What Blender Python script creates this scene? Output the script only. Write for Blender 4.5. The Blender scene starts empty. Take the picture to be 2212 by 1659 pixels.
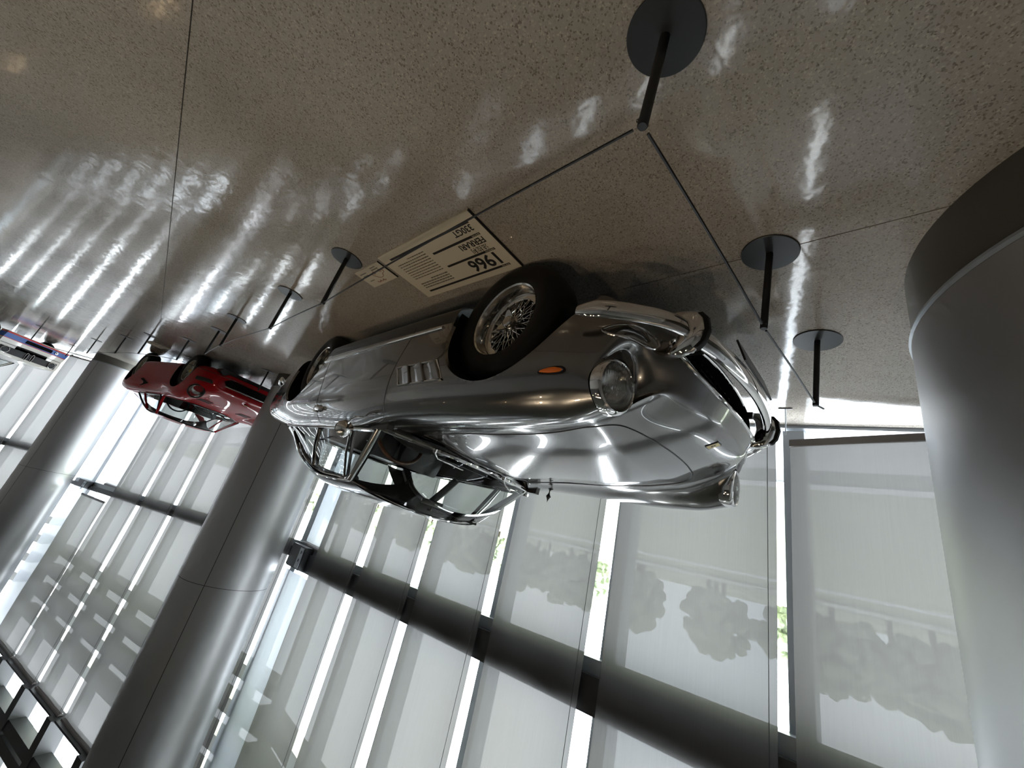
import bpy, bmesh, math, random
import numpy as np
from mathutils import Vector, Matrix, Quaternion
from mathutils.bvhtree import BVHTree
random.seed(7)
S = bpy.context.scene
COL = S.collection
PI = math.pi
# ------------------------------------------------------------------ camera
CAMP = (1.40799, 1.75998, 1.27250)
F_PX, YAW, PITCH, ROLL = 856.1406, -2.442068, -0.347438, 2.835276
def setup_camera():
    f = np.array([math.cos(PITCH)*math.cos(YAW), math.cos(PITCH)*math.sin(YAW), math.sin(PITCH)])
    r = np.cross(f, [0, 0, 1]); r /= np.linalg.norm(r)
    d = -np.cross(r, f)
    c, s = math.cos(ROLL), math.sin(ROLL)
    X = c*r + s*d; Y = -s*r + c*d
    cam = bpy.data.cameras.new('camera'); o = bpy.data.objects.new('camera', cam); COL.objects.link(o)
    m = Matrix(((X[0], -Y[0], -f[0], CAMP[0]), (X[1], -Y[1], -f[1], CAMP[1]), (X[2], -Y[2], -f[2], CAMP[2]), (0, 0, 0, 1)))
    o.matrix_world = m
    cam.sensor_width = 36; cam.lens = F_PX/2212*36; cam.clip_start = .02; cam.clip_end = 600
    S.camera = o
setup_camera()
# ------------------------------------------------------------------ world and exposure
SKY_STRENGTH = 15.0
def setup_world():
    w = bpy.data.worlds.new('world'); S.world = w; w.use_nodes = True
    nt = w.node_tree; nt.nodes.clear()
    out = nt.nodes.new('ShaderNodeOutputWorld'); bg = nt.nodes.new('ShaderNodeBackground')
    tc = nt.nodes.new('ShaderNodeTexCoord'); no = nt.nodes.new('ShaderNodeTexNoise'); cr = nt.nodes.new('ShaderNodeValToRGB')
    no.inputs['Scale'].default_value = 2.2; no.inputs['Detail'].default_value = 4
    cr.color_ramp.elements[0].position = .3; cr.color_ramp.elements[0].color = (.80, .88, 1.0, 1)
    cr.color_ramp.elements[1].position = .7; cr.color_ramp.elements[1].color = (.97, .985, 1.0, 1)
    nt.links.new(tc.outputs['Generated'], no.inputs['Vector']); nt.links.new(no.outputs['Fac'], cr.inputs['Fac'])
    nt.links.new(cr.outputs['Color'], bg.inputs['Color']); bg.inputs['Strength'].default_value = SKY_STRENGTH
    nt.links.new(bg.outputs[0], out.inputs[0])
setup_world()
S.view_settings.view_transform = 'Standard'; S.view_settings.look = 'None'
S.view_settings.gamma = 1; S.view_settings.use_curve_mapping = False
S.view_settings.exposure = 0.0
S.cycles.use_adaptive_sampling = True; S.cycles.adaptive_threshold = .11; S.cycles.adaptive_min_samples = 16
S.cycles.max_bounces = 5; S.cycles.transparent_max_bounces = 8; S.cycles.diffuse_bounces = 2
S.cycles.glossy_bounces = 3; S.cycles.transmission_bounces = 4; S.cycles.sample_clamp_indirect = 6
# ------------------------------------------------------------------ helpers
def lin(c):
    return tuple(((v/255)/12.92 if v/255 <= .04045 else ((v/255+.055)/1.055)**2.4) for v in c)
MATS = {}
def mat(name, col=(.5, .5, .5), rough=.5, metal=0., spec=.5, coat=0., coatr=.03, emit=None, estr=0., trans=0., ior=1.45, alpha=1.):
    m = bpy.data.materials.new(name); m.use_nodes = True
    b = m.node_tree.nodes['Principled BSDF']; i = b.inputs
    i['Base Color'].default_value = (*col, 1); i['Roughness'].default_value = rough; i['Metallic'].default_value = metal
    i['Specular IOR Level'].default_value = spec; i['Coat Weight'].default_value = coat; i['Coat Roughness'].default_value = coatr
    i['Transmission Weight'].default_value = trans; i['IOR'].default_value = ior
    if emit: i['Emission Color'].default_value = (*emit, 1); i['Emission Strength'].default_value = estr
    MATS[name] = m
    return m
def nodes(m):
    return m.node_tree.nodes, m.node_tree.links, m.node_tree.nodes.get('Principled BSDF')
def add_noise_bump(m, scale, strength, dist=.01, detail=3, coord='Object'):
    n, l, b = nodes(m)
    tc = n.new('ShaderNodeTexCoord'); t = n.new('ShaderNodeTexNoise'); bu = n.new('ShaderNodeBump')
    t.inputs['Scale'].default_value = scale; t.inputs['Detail'].default_value = detail
    bu.inputs['Strength'].default_value = strength; bu.inputs['Distance'].default_value = dist
    l.new(tc.outputs[coord], t.inputs['Vector']); l.new(t.outputs['Fac'], bu.inputs['Height']); l.new(bu.outputs['Normal'], b.inputs['Normal'])
def add_noise_color(m, scale, c1, c2, p1=.35, p2=.65, detail=4, coord='Object'):
    n, l, b = nodes(m)
    tc = n.new('ShaderNodeTexCoord'); t = n.new('ShaderNodeTexNoise'); r = n.new('ShaderNodeValToRGB')
    t.inputs['Scale'].default_value = scale; t.inputs['Detail'].default_value = detail
    r.color_ramp.elements[0].position = p1; r.color_ramp.elements[0].color = (*c1, 1)
    r.color_ramp.elements[1].position = p2; r.color_ramp.elements[1].color = (*c2, 1)
    l.new(tc.outputs[coord], t.inputs['Vector']); l.new(t.outputs['Fac'], r.inputs['Fac']); l.new(r.outputs['Color'], b.inputs['Base Color'])

def mesh_from(verts, faces, name='mesh', smooth=True, angle=None):
    me = bpy.data.meshes.new(name)
    me.from_pydata([tuple(map(float, v)) for v in verts], [], [tuple(int(i) for i in f) for f in faces])
    me.update()
    if smooth:
        me.polygons.foreach_set('use_smooth', [True]*len(me.polygons))
        if angle is not None:
            me.set_sharp_from_angle(angle=math.radians(angle))
    return me
def link(name, me, m=None, parent=None, label=None, cat=None, group=None, kind=None, loc=None, rot=None, mw=None):
    o = bpy.data.objects.new(name, me); COL.objects.link(o)
    if m is not None and me is not None:
        if not me.materials: me.materials.append(MATS[m] if isinstance(m, str) else m)
    if parent is not None: o.parent = parent
    if mw is not None: o.matrix_local = mw
    if loc is not None: o.location = loc
    if rot is not None: o.rotation_euler = rot
    if label: o['label'] = label
    if cat: o['category'] = cat
    if group: o['group'] = group
    if kind: o['kind'] = kind
    return o
def thing(name, label, cat, loc=(0, 0, 0), rotz=0, group=None):
    return link(name, None, None, None, label, cat, group, None, loc, (0, 0, rotz))
class MB:
    """collects simple shapes into one mesh"""
    def __init__(s): s.v = []; s.f = []
    def add(s, v, f):
        k = len(s.v); s.v += [tuple(map(float, p)) for p in v]; s.f += [tuple(i+k for i in q) for q in f]; return s
    def box(s, x0, x1, y0, y1, z0, z1):
        v = [(x0, y0, z0), (x1, y0, z0), (x1, y1, z0), (x0, y1, z0), (x0, y0, z1), (x1, y0, z1), (x1, y1, z1), (x0, y1, z1)]
        return s.add(v, [(3, 2, 1, 0), (4, 5, 6, 7), (0, 1, 5, 4), (1, 2, 6, 5), (2, 3, 7, 6), (3, 0, 4, 7)])
    def bbox(s, x0, x1, y0, y1, z0, z1, r=.01):
        """box with chamfered edges"""
        bm = bmesh.new(); bmesh.ops.create_cube(bm, size=1)
        for q in bm.verts:
            q.co = Vector((x0+(q.co.x+.5)*(x1-x0), y0+(q.co.y+.5)*(y1-y0), z0+(q.co.z+.5)*(z1-z0)))
        bmesh.ops.bevel(bm, geom=list(bm.edges), offset=r, segments=2, affect='EDGES', profile=.7)
        bm.verts.index_update(); s.add([q.co for q in bm.verts], [[q.index for q in f.verts] for f in bm.faces]); bm.free(); return s
    def lathe(s, prof, n=32, axis='z', c=(0, 0, 0), closed=False):
        """prof: list of (r,h)"""
        v = []; f = []
        k = len(prof)
        for j in range(n):
            a = 2*PI*j/n
            for r, h in prof:
                p = (r*math.cos(a), r*math.sin(a), h)
                if axis == 'y': p = (p[0], p[2], p[1])
                if axis == 'x': p = (p[2], p[0], p[1])
                v.append((p[0]+c[0], p[1]+c[1], p[2]+c[2]))
        for j in range(n):
            for i in range(k if closed else k-1):
                a = j*k+i; b = j*k+(i+1) % k; j2 = (j+1) % n
                q = (a, j2*k+i, j2*k+(i+1) % k, b)
                f.append(q if axis != 'y' else q[::-1])
        return s.add(v, f)
    def tube(s, pts, r, n=8, closed=False, caps=True, flat=None):
        """pts polyline; r radius or list; flat=(sx,sy) scales the section"""
        P = [Vector(p) for p in pts]; m = len(P); R = r if hasattr(r, '__len__') else [r]*m
        T = []
        for i in range(m):
            a = P[(i-1) % m] if (closed or i > 0) else P[i]; b = P[(i+1) % m] if (closed or i < m-1) else P[i]
            t = (b-a); t = t.normalized() if t.length > 1e-9 else Vector((0, 0, 1)); T.append(t)
        up = Vector((0, 0, 1)) if abs(T[0].z) < .9 else Vector((1, 0, 0))
        v = []; f = []
        N = None
        for i in range(m):
            if N is None: N = (up-T[i]*up.dot(T[i])).normalized()
            else:
                N = N-T[i]*N.dot(T[i]); N = N.normalized() if N.length > 1e-6 else (up-T[i]*up.dot(T[i])).normalized()
            B = T[i].cross(N)
            sx, sy = flat if flat else (1, 1)
            for j in range(n):
                a = 2*PI*j/n+PI/n
                q = P[i]+(N*math.cos(a)*sx+B*math.sin(a)*sy)*R[i]; v.append(tuple(q))
        for i in range(m if closed else m-1):
            for j in range(n):
                a = i*n+j; b = i*n+(j+1) % n; i2 = (i+1) % m
                f.append((a, b, i2*n+(j+1) % n, i2*n+j))
        if caps and not closed:
            f.append(tuple(range(n))[::-1]); f.append(tuple((m-1)*n+j for j in range(n)))
        return s.add(v, f)
    def grid(s, G, flip=False, closeu=False):
        """G[i][j] array of points"""
        a = len(G); b = len(G[0]); v = [p for row in G for p in row]; f = []
        for i in range(a if closeu else a-1):
            for j in range(b-1):
                i2 = (i+1) % a
                q = (i*b+j, i2*b+j, i2*b+j+1, i*b+j+1); f.append(q[::-1] if flip else q)
        return s.add(v, f)
    def prism(s, poly, axis, a, b):
        """poly 2d list extruded along axis between a and b"""
        n = len(poly)
        def P(u, v, h): return {'x': (h, u, v), 'y': (u, h, v), 'z': (u, v, h)}[axis]
        v = [P(u, w, a) for u, w in poly]+[P(u, w, b) for u, w in poly]
        f = [tuple(range(n))[::-1], tuple(range(n, 2*n))]+[(i, (i+1) % n, n+(i+1) % n, n+i) for i in range(n)]
        return s.add(v, f)
    def xf(s, M):
        s.v = [tuple(M @ Vector(p)) for p in s.v]; return s
    def mesh(s, name='mesh', smooth=True, angle=35, fixn=False):
        me = mesh_from(s.v, s.f, name, False)
        if fixn:
            bm = bmesh.new(); bm.from_mesh(me); bmesh.ops.recalc_face_normals(bm, faces=bm.faces); bm.to_mesh(me); bm.free()
        if smooth:
            me.polygons.foreach_set('use_smooth', [True]*len(me.polygons)); me.set_sharp_from_angle(angle=math.radians(angle))
        return me
    def build(s, name, m, parent=None, smooth=True, angle=35, fixn=True, **k):
        return link(name, s.mesh(name, smooth, angle, fixn), m, parent, **k)
def spl(P, n):
    """Catmull-Rom (chordal) through rows of P, n samples per span -> array"""
    P = np.asarray(P, float); m = len(P)
    if m == 2:
        t = np.linspace(0, 1, n+1)[:, None]; return P[0]*(1-t)+P[1]*t
    d = np.maximum(np.linalg.norm(np.diff(P, axis=0), axis=1)**.5, 1e-6)
    T = np.zeros_like(P)
    for i in range(1, m-1):
        a, b = d[i-1], d[i]
        T[i] = ((P[i]-P[i-1])/a*b+(P[i+1]-P[i])/b*a)/(a+b)
    T[0] = 2*(P[1]-P[0])/d[0]-T[1]; T[-1] = 2*(P[-1]-P[-2])/d[-1]-T[-2]
    out = []
    for i in range(m-1):
        for k in range(n):
            t = k/n; h = d[i]
            out.append((2*t**3-3*t*t+1)*P[i]+(t**3-2*t*t+t)*h*T[i]+(-2*t**3+3*t*t)*P[i+1]+(t**3-t*t)*h*T[i+1])
    out.append(P[-1]); return np.array(out)
def interp(x, xs, ys):
    return float(np.interp(x, xs, ys))
def subsurf(verts, faces, lv, crease=None):
    """Catmull-Clark a cage, return evaluated mesh"""
    me = mesh_from(verts, faces, 'cage', False)
    if crease:
        at = me.attributes.new('crease_edge', 'FLOAT', 'EDGE')
        key = {tuple(sorted(e.vertices)): e.index for e in me.edges}
        for a, b, c in crease:
            k = key.get(tuple(sorted((a, b))))
            if k is not None: at.data[k].value = c
    o = bpy.data.objects.new('tmp', me); COL.objects.link(o)
    md = o.modifiers.new('s', 'SUBSURF'); md.levels = lv; md.render_levels = lv
    dg = bpy.context.evaluated_depsgraph_get(); dg.update()
    r = bpy.data.meshes.new_from_object(o.evaluated_get(dg))
    bpy.data.objects.remove(o); bpy.data.meshes.remove(me)
    return r
def text_mesh(txt, size, name='text', extrude=.0004, align='LEFT', bold=.0):
    c = bpy.data.curves.new('t', 'FONT'); c.body = txt; c.size = size; c.extrude = extrude; c.align_x = align; c.resolution_u = 3; c.offset = bold*size
    o = bpy.data.objects.new('t', c); COL.objects.link(o)
    dg = bpy.context.evaluated_depsgraph_get(); dg.update()
    me = bpy.data.meshes.new_from_object(o.evaluated_get(dg)); me.name = name
    bpy.data.objects.remove(o); bpy.data.curves.remove(c)
    return me
# building frame: the exhibition floor is a shallow ramp, columns and facade stand on the true vertical BV
BV = Vector((.0557, -.0230, 1)).normalized()
BX = (Vector((1, 0, 0))-BV*BV.x).normalized(); BY = BV.cross(BX)
MB_ = Matrix(((BX.x, BY.x, BV.x, 0), (BX.y, BY.y, BV.y, 0), (BX.z, BY.z, BV.z, 0), (0, 0, 0, 1)))
def bay_matrix(P0, az):
    """local x along the facade, local y into the room, local z up the building vertical"""
    s = Vector((math.cos(az), math.sin(az), 0)); s = (s-BV*s.dot(BV)).normalized()
    n = s.cross(BV)            # s x up
    n = -n if n.dot(Vector((CAMP[0], CAMP[1], 0))-Vector(P0)) < 0 else n
    return Matrix(((s.x, n.x, BV.x, P0[0]), (s.y, n.y, BV.y, P0[1]), (s.z, n.z, BV.z, P0[2]), (0, 0, 0, 1)))
# ------------------------------------------------------------------ materials
def make_materials():
    m = mat('paint_silver', (.185, .180, .176), .22, 1., coat=1., coatr=.012)
    n, l, b = nodes(m)
    tc = n.new('ShaderNodeTexCoord'); t = n.new('ShaderNodeTexNoise'); t.inputs['Scale'].default_value = 900; t.inputs['Detail'].default_value = 1
    r = n.new('ShaderNodeMapRange'); r.inputs['To Min'].default_value = .17; r.inputs['To Max'].default_value = .27
    l.new(tc.outputs['Object'], t.inputs['Vector']); l.new(t.outputs['Fac'], r.inputs['Value']); l.new(r.outputs[0], b.inputs['Roughness'])
    mat('chrome', (.80, .79, .78), .05, 1.)
    mat('rim_chrome', (.66, .64, .61), .13, 1.)
    mat('chrome_dull', (.55, .54, .52), .18, 1.)
    mat('rubber', (.008, .008, .008), .6, spec=.25); add_noise_bump(MATS['rubber'], 300, .15, .002)
    mat('black_trim', (.01, .01, .011), .35)
    mat('well_black', (.006, .006, .006), .9, spec=.1)
    mat('leather', (.018, .015, .013), .45); add_noise_bump(MATS['leather'], 240, .2, .002)
    mat('headliner', (.03, .028, .026), .9)
    mat('dash_black', (.012, .013, .014), .35)
    mat('wood_rim', (.10, .035, .012), .3, coat=.6)
    add_noise_color(MATS['wood_rim'], 30, (.06, .02, .008), (.14, .05, .02))
    mat('amber', (.75, .16, .01), .12, coat=1.)
    mat('lens_dark', (.16, .15, .13), .08, 0, coat=1.)
    mat('tail_red', (.12, .004, .006), .1, coat=1.)
    mat('badge_yellow', (.55, .45, .12), .3)
    mat('mirror_glass', (.75, .77, .78), .02, 1.)
    # car glass and headlamp glass: clear, mostly transparent with a Fresnel reflection
    def thin_glass(name, tint, refl=1.0, rough=.0):
        g = bpy.data.materials.new(name); g.use_nodes = True; n = g.node_tree.nodes; l = g.node_tree.links; n.clear()
        o = n.new('ShaderNodeOutputMaterial'); mx = n.new('ShaderNodeMixShader'); tr = n.new('ShaderNodeBsdfTransparent'); gl = n.new('ShaderNodeBsdfGlossy')
        fr = n.new('ShaderNodeFresnel'); ge = n.new('ShaderNodeNewGeometry'); ir = n.new('ShaderNodeMapRange')
        ir.inputs['To Min'].default_value = 1.5; ir.inputs['To Max'].default_value = 1/1.5   # same pane reflection from either side
        l.new(ge.outputs['Backfacing'], ir.inputs['Value']); l.new(ir.outputs[0], fr.inputs['IOR'])
        mu = n.new('ShaderNodeMath'); mu.operation = 'MULTIPLY'; mu.inputs[1].default_value = refl
        tr.inputs['Color'].default_value = (*tint, 1); gl.inputs['Roughness'].default_value = rough
        l.new(fr.outputs[0], mu.inputs[0]); l.new(mu.outputs[0], mx.inputs[0]); l.new(tr.outputs[0], mx.inputs[1]); l.new(gl.outputs[0], mx.inputs[2]); l.new(mx.outputs[0], o.inputs[0])
        MATS[name] = g; return g
    thin_glass('car_glass', (.86, .89, .88), 1.0)
    thin_glass('window_glass', (.93, .96, .95), 1.0)
    g = thin_glass('lamp_glass', (.93, .95, .95), 1.6)
    n = g.node_tree.nodes; l = g.node_tree.links
    tc = n.new('ShaderNodeTexCoord'); w = n.new('ShaderNodeTexWave'); w.bands_direction = 'Y'; w.inputs['Scale'].default_value = 36; w.inputs['Distortion'].default_value = 2
    bu = n.new('ShaderNodeBump'); bu.inputs['Strength'].default_value = .6; bu.inputs['Distance'].default_value = .004
    l.new(tc.outputs['Object'], w.inputs['Vector']); l.new(w.outputs['Fac'], bu.inputs['Height'])
    for q in list(n):
        if q.type == 'BSDF_GLOSSY': l.new(bu.outputs['Normal'], q.inputs['Normal'])
    o = [q for q in n if q.type == 'OUTPUT_MATERIAL'][0]; src = o.inputs[0].links[0].from_socket
    m2 = n.new('ShaderNodeMixShader'); rf = n.new('ShaderNodeBsdfGlass'); rf.inputs['Roughness'].default_value = .02; rf.inputs['IOR'].default_value = 1.3
    l.new(bu.outputs['Normal'], rf.inputs['Normal']); m2.inputs[0].default_value = .55
    l.new(src, m2.inputs[1]); l.new(rf.outputs[0], m2.inputs[2]); l.new(m2.outputs[0], o.inputs[0])
    # other cars
    mat('paint_red', (.36, .004, .008), .5, 0., spec=.08, coat=.38, coatr=.01)
    mat('paint_white', (.74, .70, .62), .28, 0., coat=1., coatr=.03)
    mat('stripe_red', (.55, .02, .02), .3); mat('stripe_blue', (.02, .10, .38), .3)
    mat('alloy', (.42, .40, .36), .3, .9); mat('plastic_black', (.012, .012, .012), .5)
    # floor terrazzo
    f = mat('terrazzo', (.2, .18, .15), .16, spec=.7)
    n, l, b = nodes(f)
    tc = n.new('ShaderNodeTexCoord')
    def noise(s, d=2, ro=.5):
        t = n.new('ShaderNodeTexNoise'); t.inputs['Scale'].default_value = s; t.inputs['Detail'].default_value = d; t.inputs['Roughness'].default_value = ro; l.new(tc.outputs['Object'], t.inputs['Vector']); return t
    def ramp(fac, st):
        r = n.new('ShaderNodeValToRGB'); e = r.color_ramp.elements
        e[0].position, e[0].color = st[0][0], (*st[0][1], 1); e[1].position, e[1].color = st[-1][0], (*st[-1][1], 1)
        for p, c in st[1:-1]:
            q = e.new(p); q.color = (*c, 1)
        l.new(fac, r.inputs['Fac']); return r.outputs['Color']
    def mix(kind, fac, a, b_):
        x = n.new('ShaderNodeMix'); x.data_type = 'RGBA'; x.blend_type = kind
        if isinstance(fac, float): x.inputs[0].default_value = fac
        else: l.new(fac, x.inputs[0])
        l.new(a, x.inputs[6]); l.new(b_, x.inputs[7]); return x.outputs[2]
    base = ramp(noise(1.1, 4).outputs['Fac'], [(.3, (.325, .298, .268)), (.7, (.395, .365, .33))])
    v = n.new('ShaderNodeTexVoronoi'); v.inputs['Scale'].default_value = 210; l.new(tc.outputs['Object'], v.inputs['Vector'])
    chip = ramp(v.outputs['Color'], [(.15, (.55, .52, .5)), (.3, (1, 1, 1)), (.72, (1, 1, 1)), (.9, (1.35, 1.32, 1.25))])
    c1 = mix('MULTIPLY', 1.0, base, chip)
    v2 = n.new('ShaderNodeTexVoronoi'); v2.inputs['Scale'].default_value = 110; l.new(tc.outputs['Object'], v2.inputs['Vector'])
    n3 = noise(70, 1)
    dk = ramp(v2.outputs['Distance'], [(.10, (.30, .29, .28)), (.22, (1, 1, 1))])
    sel = ramp(n3.outputs['Fac'], [(.52, (0, 0, 0)), (.58, (1, 1, 1))])
    c2 = mix('MULTIPLY', sel, c1, dk)
    st = ramp(noise(.5, 5, .65).outputs['Fac'], [(.34, (.84, .83, .82)), (.55, (1, 1, 1))])
    c3 = mix('MULTIPLY', 1.0, c2, st)
    l.new(c3, b.inputs['Base Color'])
    rr = n.new('ShaderNodeMapRange'); rr.inputs['To Min'].default_value = .06; rr.inputs['To Max'].default_value = .15
    l.new(noise(2.2, 5, .7).outputs['Fac'], rr.inputs['Value']); l.new(rr.outputs[0], b.inputs['Roughness'])
    bu = n.new('ShaderNodeBump'); bu.inputs['Strength'].default_value = .055; bu.inputs['Distance'].default_value = .03
    l.new(noise(7, 3, .5).outputs['Fac'], bu.inputs['Height']); l.new(bu.outputs['Normal'], b.inputs['Normal'])
    mat('joint_dark', (.05, .045, .04), .6)
    # building
    m = mat('column_metal', (.42, .42, .43), .42, .8); add_noise_bump(m, 500, .05, .001)
    mat('skirting', (.10, .095, .085), .35, .5)
    mat('frame_metal', (.34, .37, .40), .4, .6)
    mat('beam_metal', (.055, .057, .06), .45, .3)
    mat('rail_grey', (.20, .185, .18), .45)
    mat('black_paint', (.010, .011, .013), .42)
    mat('plate_paint', (.016, .018, .022), .38)
    mat('ceiling_dark', (.13, .125, .12), .9); mat('wall_dark', (.26, .24, .215), .8)
    mat('board_cream', (.58, .53, .43), .6); mat('print_black', (.012, .012, .014), .6); mat('print_grey', (.13, .12, .10), .6); mat('print_red', (.22, .05, .03), .6)
    mat('lamp_housing', (.02, .02, .02), .5); mat('lamp_emit', (1, .8, .5), .5, emit=(1, .72, .40), estr=60)
    # blinds: sheer woven screen
    def blind(name, col, tr, tl):
        g = bpy.data.materials.new(name); g.use_nodes = True; n = g.node_tree.nodes; l = g.node_tree.links; n.clear()
        o = n.new('ShaderNodeOutputMaterial')
        T = n.new('ShaderNodeBsdfTransparent'); T.inputs['Color'].default_value = (1, 1, 1, 1)
        L = n.new('ShaderNodeBsdfTranslucent'); D = n.new('ShaderNodeBsdfDiffuse')
        tc = n.new('ShaderNodeTexCoord'); mp = n.new('ShaderNodeMapping'); mp.inputs['Scale'].default_value = (22, 22, .5)
        no = n.new('ShaderNodeTexNoise'); no.inputs['Scale'].default_value = 6; no.inputs['Detail'].default_value = 4
        cr = n.new('ShaderNodeValToRGB'); cr.color_ramp.elements[0].position = .3; cr.color_ramp.elements[1].position = .7
        cr.color_ramp.elements[0].color = (*[c*.95 for c in col], 1); cr.color_ramp.elements[1].color = (*col, 1)
        l.new(tc.outputs['Object'], mp.inputs[0]); l.new(mp.outputs[0], no.inputs['Vector']); l.new(no.outputs['Fac'], cr.inputs['Fac'])
        l.new(cr.outputs[0], L.inputs['Color']); l.new(cr.outputs[0], D.inputs['Color'])
        m1 = n.new('ShaderNodeMixShader'); m1.inputs[0].default_value = tl; l.new(D.outputs[0], m1.inputs[1]); l.new(L.outputs[0], m1.inputs[2])
        m2 = n.new('ShaderNodeMixShader'); m2.inputs[0].default_value = tr; l.new(m1.outputs[0], m2.inputs[1]); l.new(T.outputs[0], m2.inputs[2])
        l.new(m2.outputs[0], o.inputs[0]); MATS[name] = g
    blind('blind_grey', (.146, .143, .141), .017, .36)
    blind('blind_white', (.27, .285, .315), .024, .42)
    # exterior
    mat('paving', (.55, .55, .54), .8); add_noise_color(MATS['paving'], 3, (.62, .63, .64), (.75, .76, .77))
    mat('grass', (.12, .2, .05), .9); add_noise_color(MATS['grass'], 1.5, (.34, .37, .24), (.44, .46, .32))
    mat('asphalt', (.12, .12, .12), .85)
    mat('leaves', (.06, .13, .03), .8); add_noise_color(MATS['leaves'], 4, (.22, .26, .17), (.38, .42, .30))
    mat('bark', (.08, .06, .04), .9); mat('white_paint', (.8, .8, .8), .5); mat('far_wall', (.42, .30, .24), .9); mat('far_pale', (.6, .56, .5), .9); mat('far_glass', (.10, .12, .14), .2)
    mat('louvre', (.45, .44, .42), .5)
make_materials()
# ------------------------------------------------------------------ the silver coupe
WB = 2.65            # wheelbase; origin on the floor under the front axle, x forward, y to the car's left
HL = (.648, .652, .693)
ST = [  # x, zb, then c2..c10 (y,z), then c11 z
 (.50, .22, (.61, .25), (.705, .36), (.780, .50), (.797, .66), (.760, .772), (.662, .836), (.565, .785), (.455, .735), (.25, .760), .768),
 (.30, .20, (.72, .22), (.79, .36), (.825, .52), (.828, .68), (.785, .798), (.672, .858), (.562, .815), (.455, .782), (.25, .812), .822),
 (.00, .20, (.76, .22), (.815, .36), (.842, .54), (.842, .70), (.795, .815), (.682, .868), (.572, .838), (.46, .820), (.25, .853), .866),
 (-.35, .20, (.785, .22), (.825, .34), (.852, .54), (.852, .715), (.805, .825), (.690, .873), (.582, .852), (.47, .842), (.25, .882), .897),
 (-.75, .20, (.79, .22), (.83, .34), (.857, .54), (.857, .73), (.812, .845), (.715, .888), (.61, .882), (.49, .880), (.25, .920), .935),
 (-1.2, .20, (.79, .22), (.832, .34), (.858, .55), (.857, .745), (.815, .865), (.745, .925), (.70, .93), (.60, .93), (.3, .94), .945),
 (-1.9, .20, (.79, .22), (.832, .34), (.857, .55), (.855, .755), (.812, .875), (.748, .935), (.70, .94), (.60, .94), (.3, .95), .955),
 (-2.65, .20, (.77, .22), (.825, .36), (.85, .55), (.85, .76), (.80, .88), (.735, .945), (.67, .95), (.58, .95), (.3, .955), .96),
 (-3.2, .22, (.73, .24), (.80, .37), (.825, .56), (.825, .75), (.775, .865), (.69, .915), (.60, .925), (.5, .93), (.25, .945), .95),
 (-3.65, .26, (.66, .28), (.74, .41), (.765, .58), (.765, .74), (.715, .835), (.63, .87), (.55, .88), (.45, .885), (.25, .895), .90),
 (-3.90, .34, (.55, .36), (.63, .46), (.66, .60), (.66, .72), (.63, .79), (.56, .825), (.48, .835), (.4, .838), (.2, .842), .845),
]
F0 = [(.50, 0, .24), (.50, .42, .24), (.53, .59, .27), (.595, .665, .365), (.635, .730, .49), (.600, .757, .693), (.608, .727, .768), (.615, .652, .799), (.625, .577, .768), (.690, .440, .640), (.745, .24, .660), (.760, 0, .666)]
def coupe_net():
    rows = []
    for s in ST:
        x, zb = s[0], s[1]
        rows.append([(x, 0, zb), (x, .5, zb)]+[(x, y, z) for y, z in s[2:11]]+[(x, 0, s[11])])
    rows = np.array(rows)
    # refine along x
    K = 12
    xs = [.50, .40, .30, .2, .1, 0, -.1, -.2, -.35, -.55, -.75, -.95, -1.2, -1.5, -1.9, -2.15, -2.3, -2.45, -2.65, -2.85, -3.0, -3.2, -3.45, -3.65, -3.80, -3.90]
    out = np.zeros((len(xs), K, 3))
    for c in range(K):
        P = spl(rows[:, c], 24)
        for i, x in enumerate(xs):
            out[i, c] = [x, np.interp(-x, -P[:, 0], P[:, 1]), np.interp(-x, -P[:, 0], P[:, 2])]
    F = np.array([F0])
    end1 = out[-1].copy(); end1[:, 0] = -3.955; end1[:, 1] *= .80; end1[:, 2] = .60+(end1[:, 2]-.60)*.80
    end2 = out[-1].copy(); end2[:, 0] = -3.965; end2[:, 1] *= .35; end2[:, 2] = .60+(end2[:, 2]-.60)*.35
    return np.concatenate([F, out, [end1], [end2]])
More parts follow.
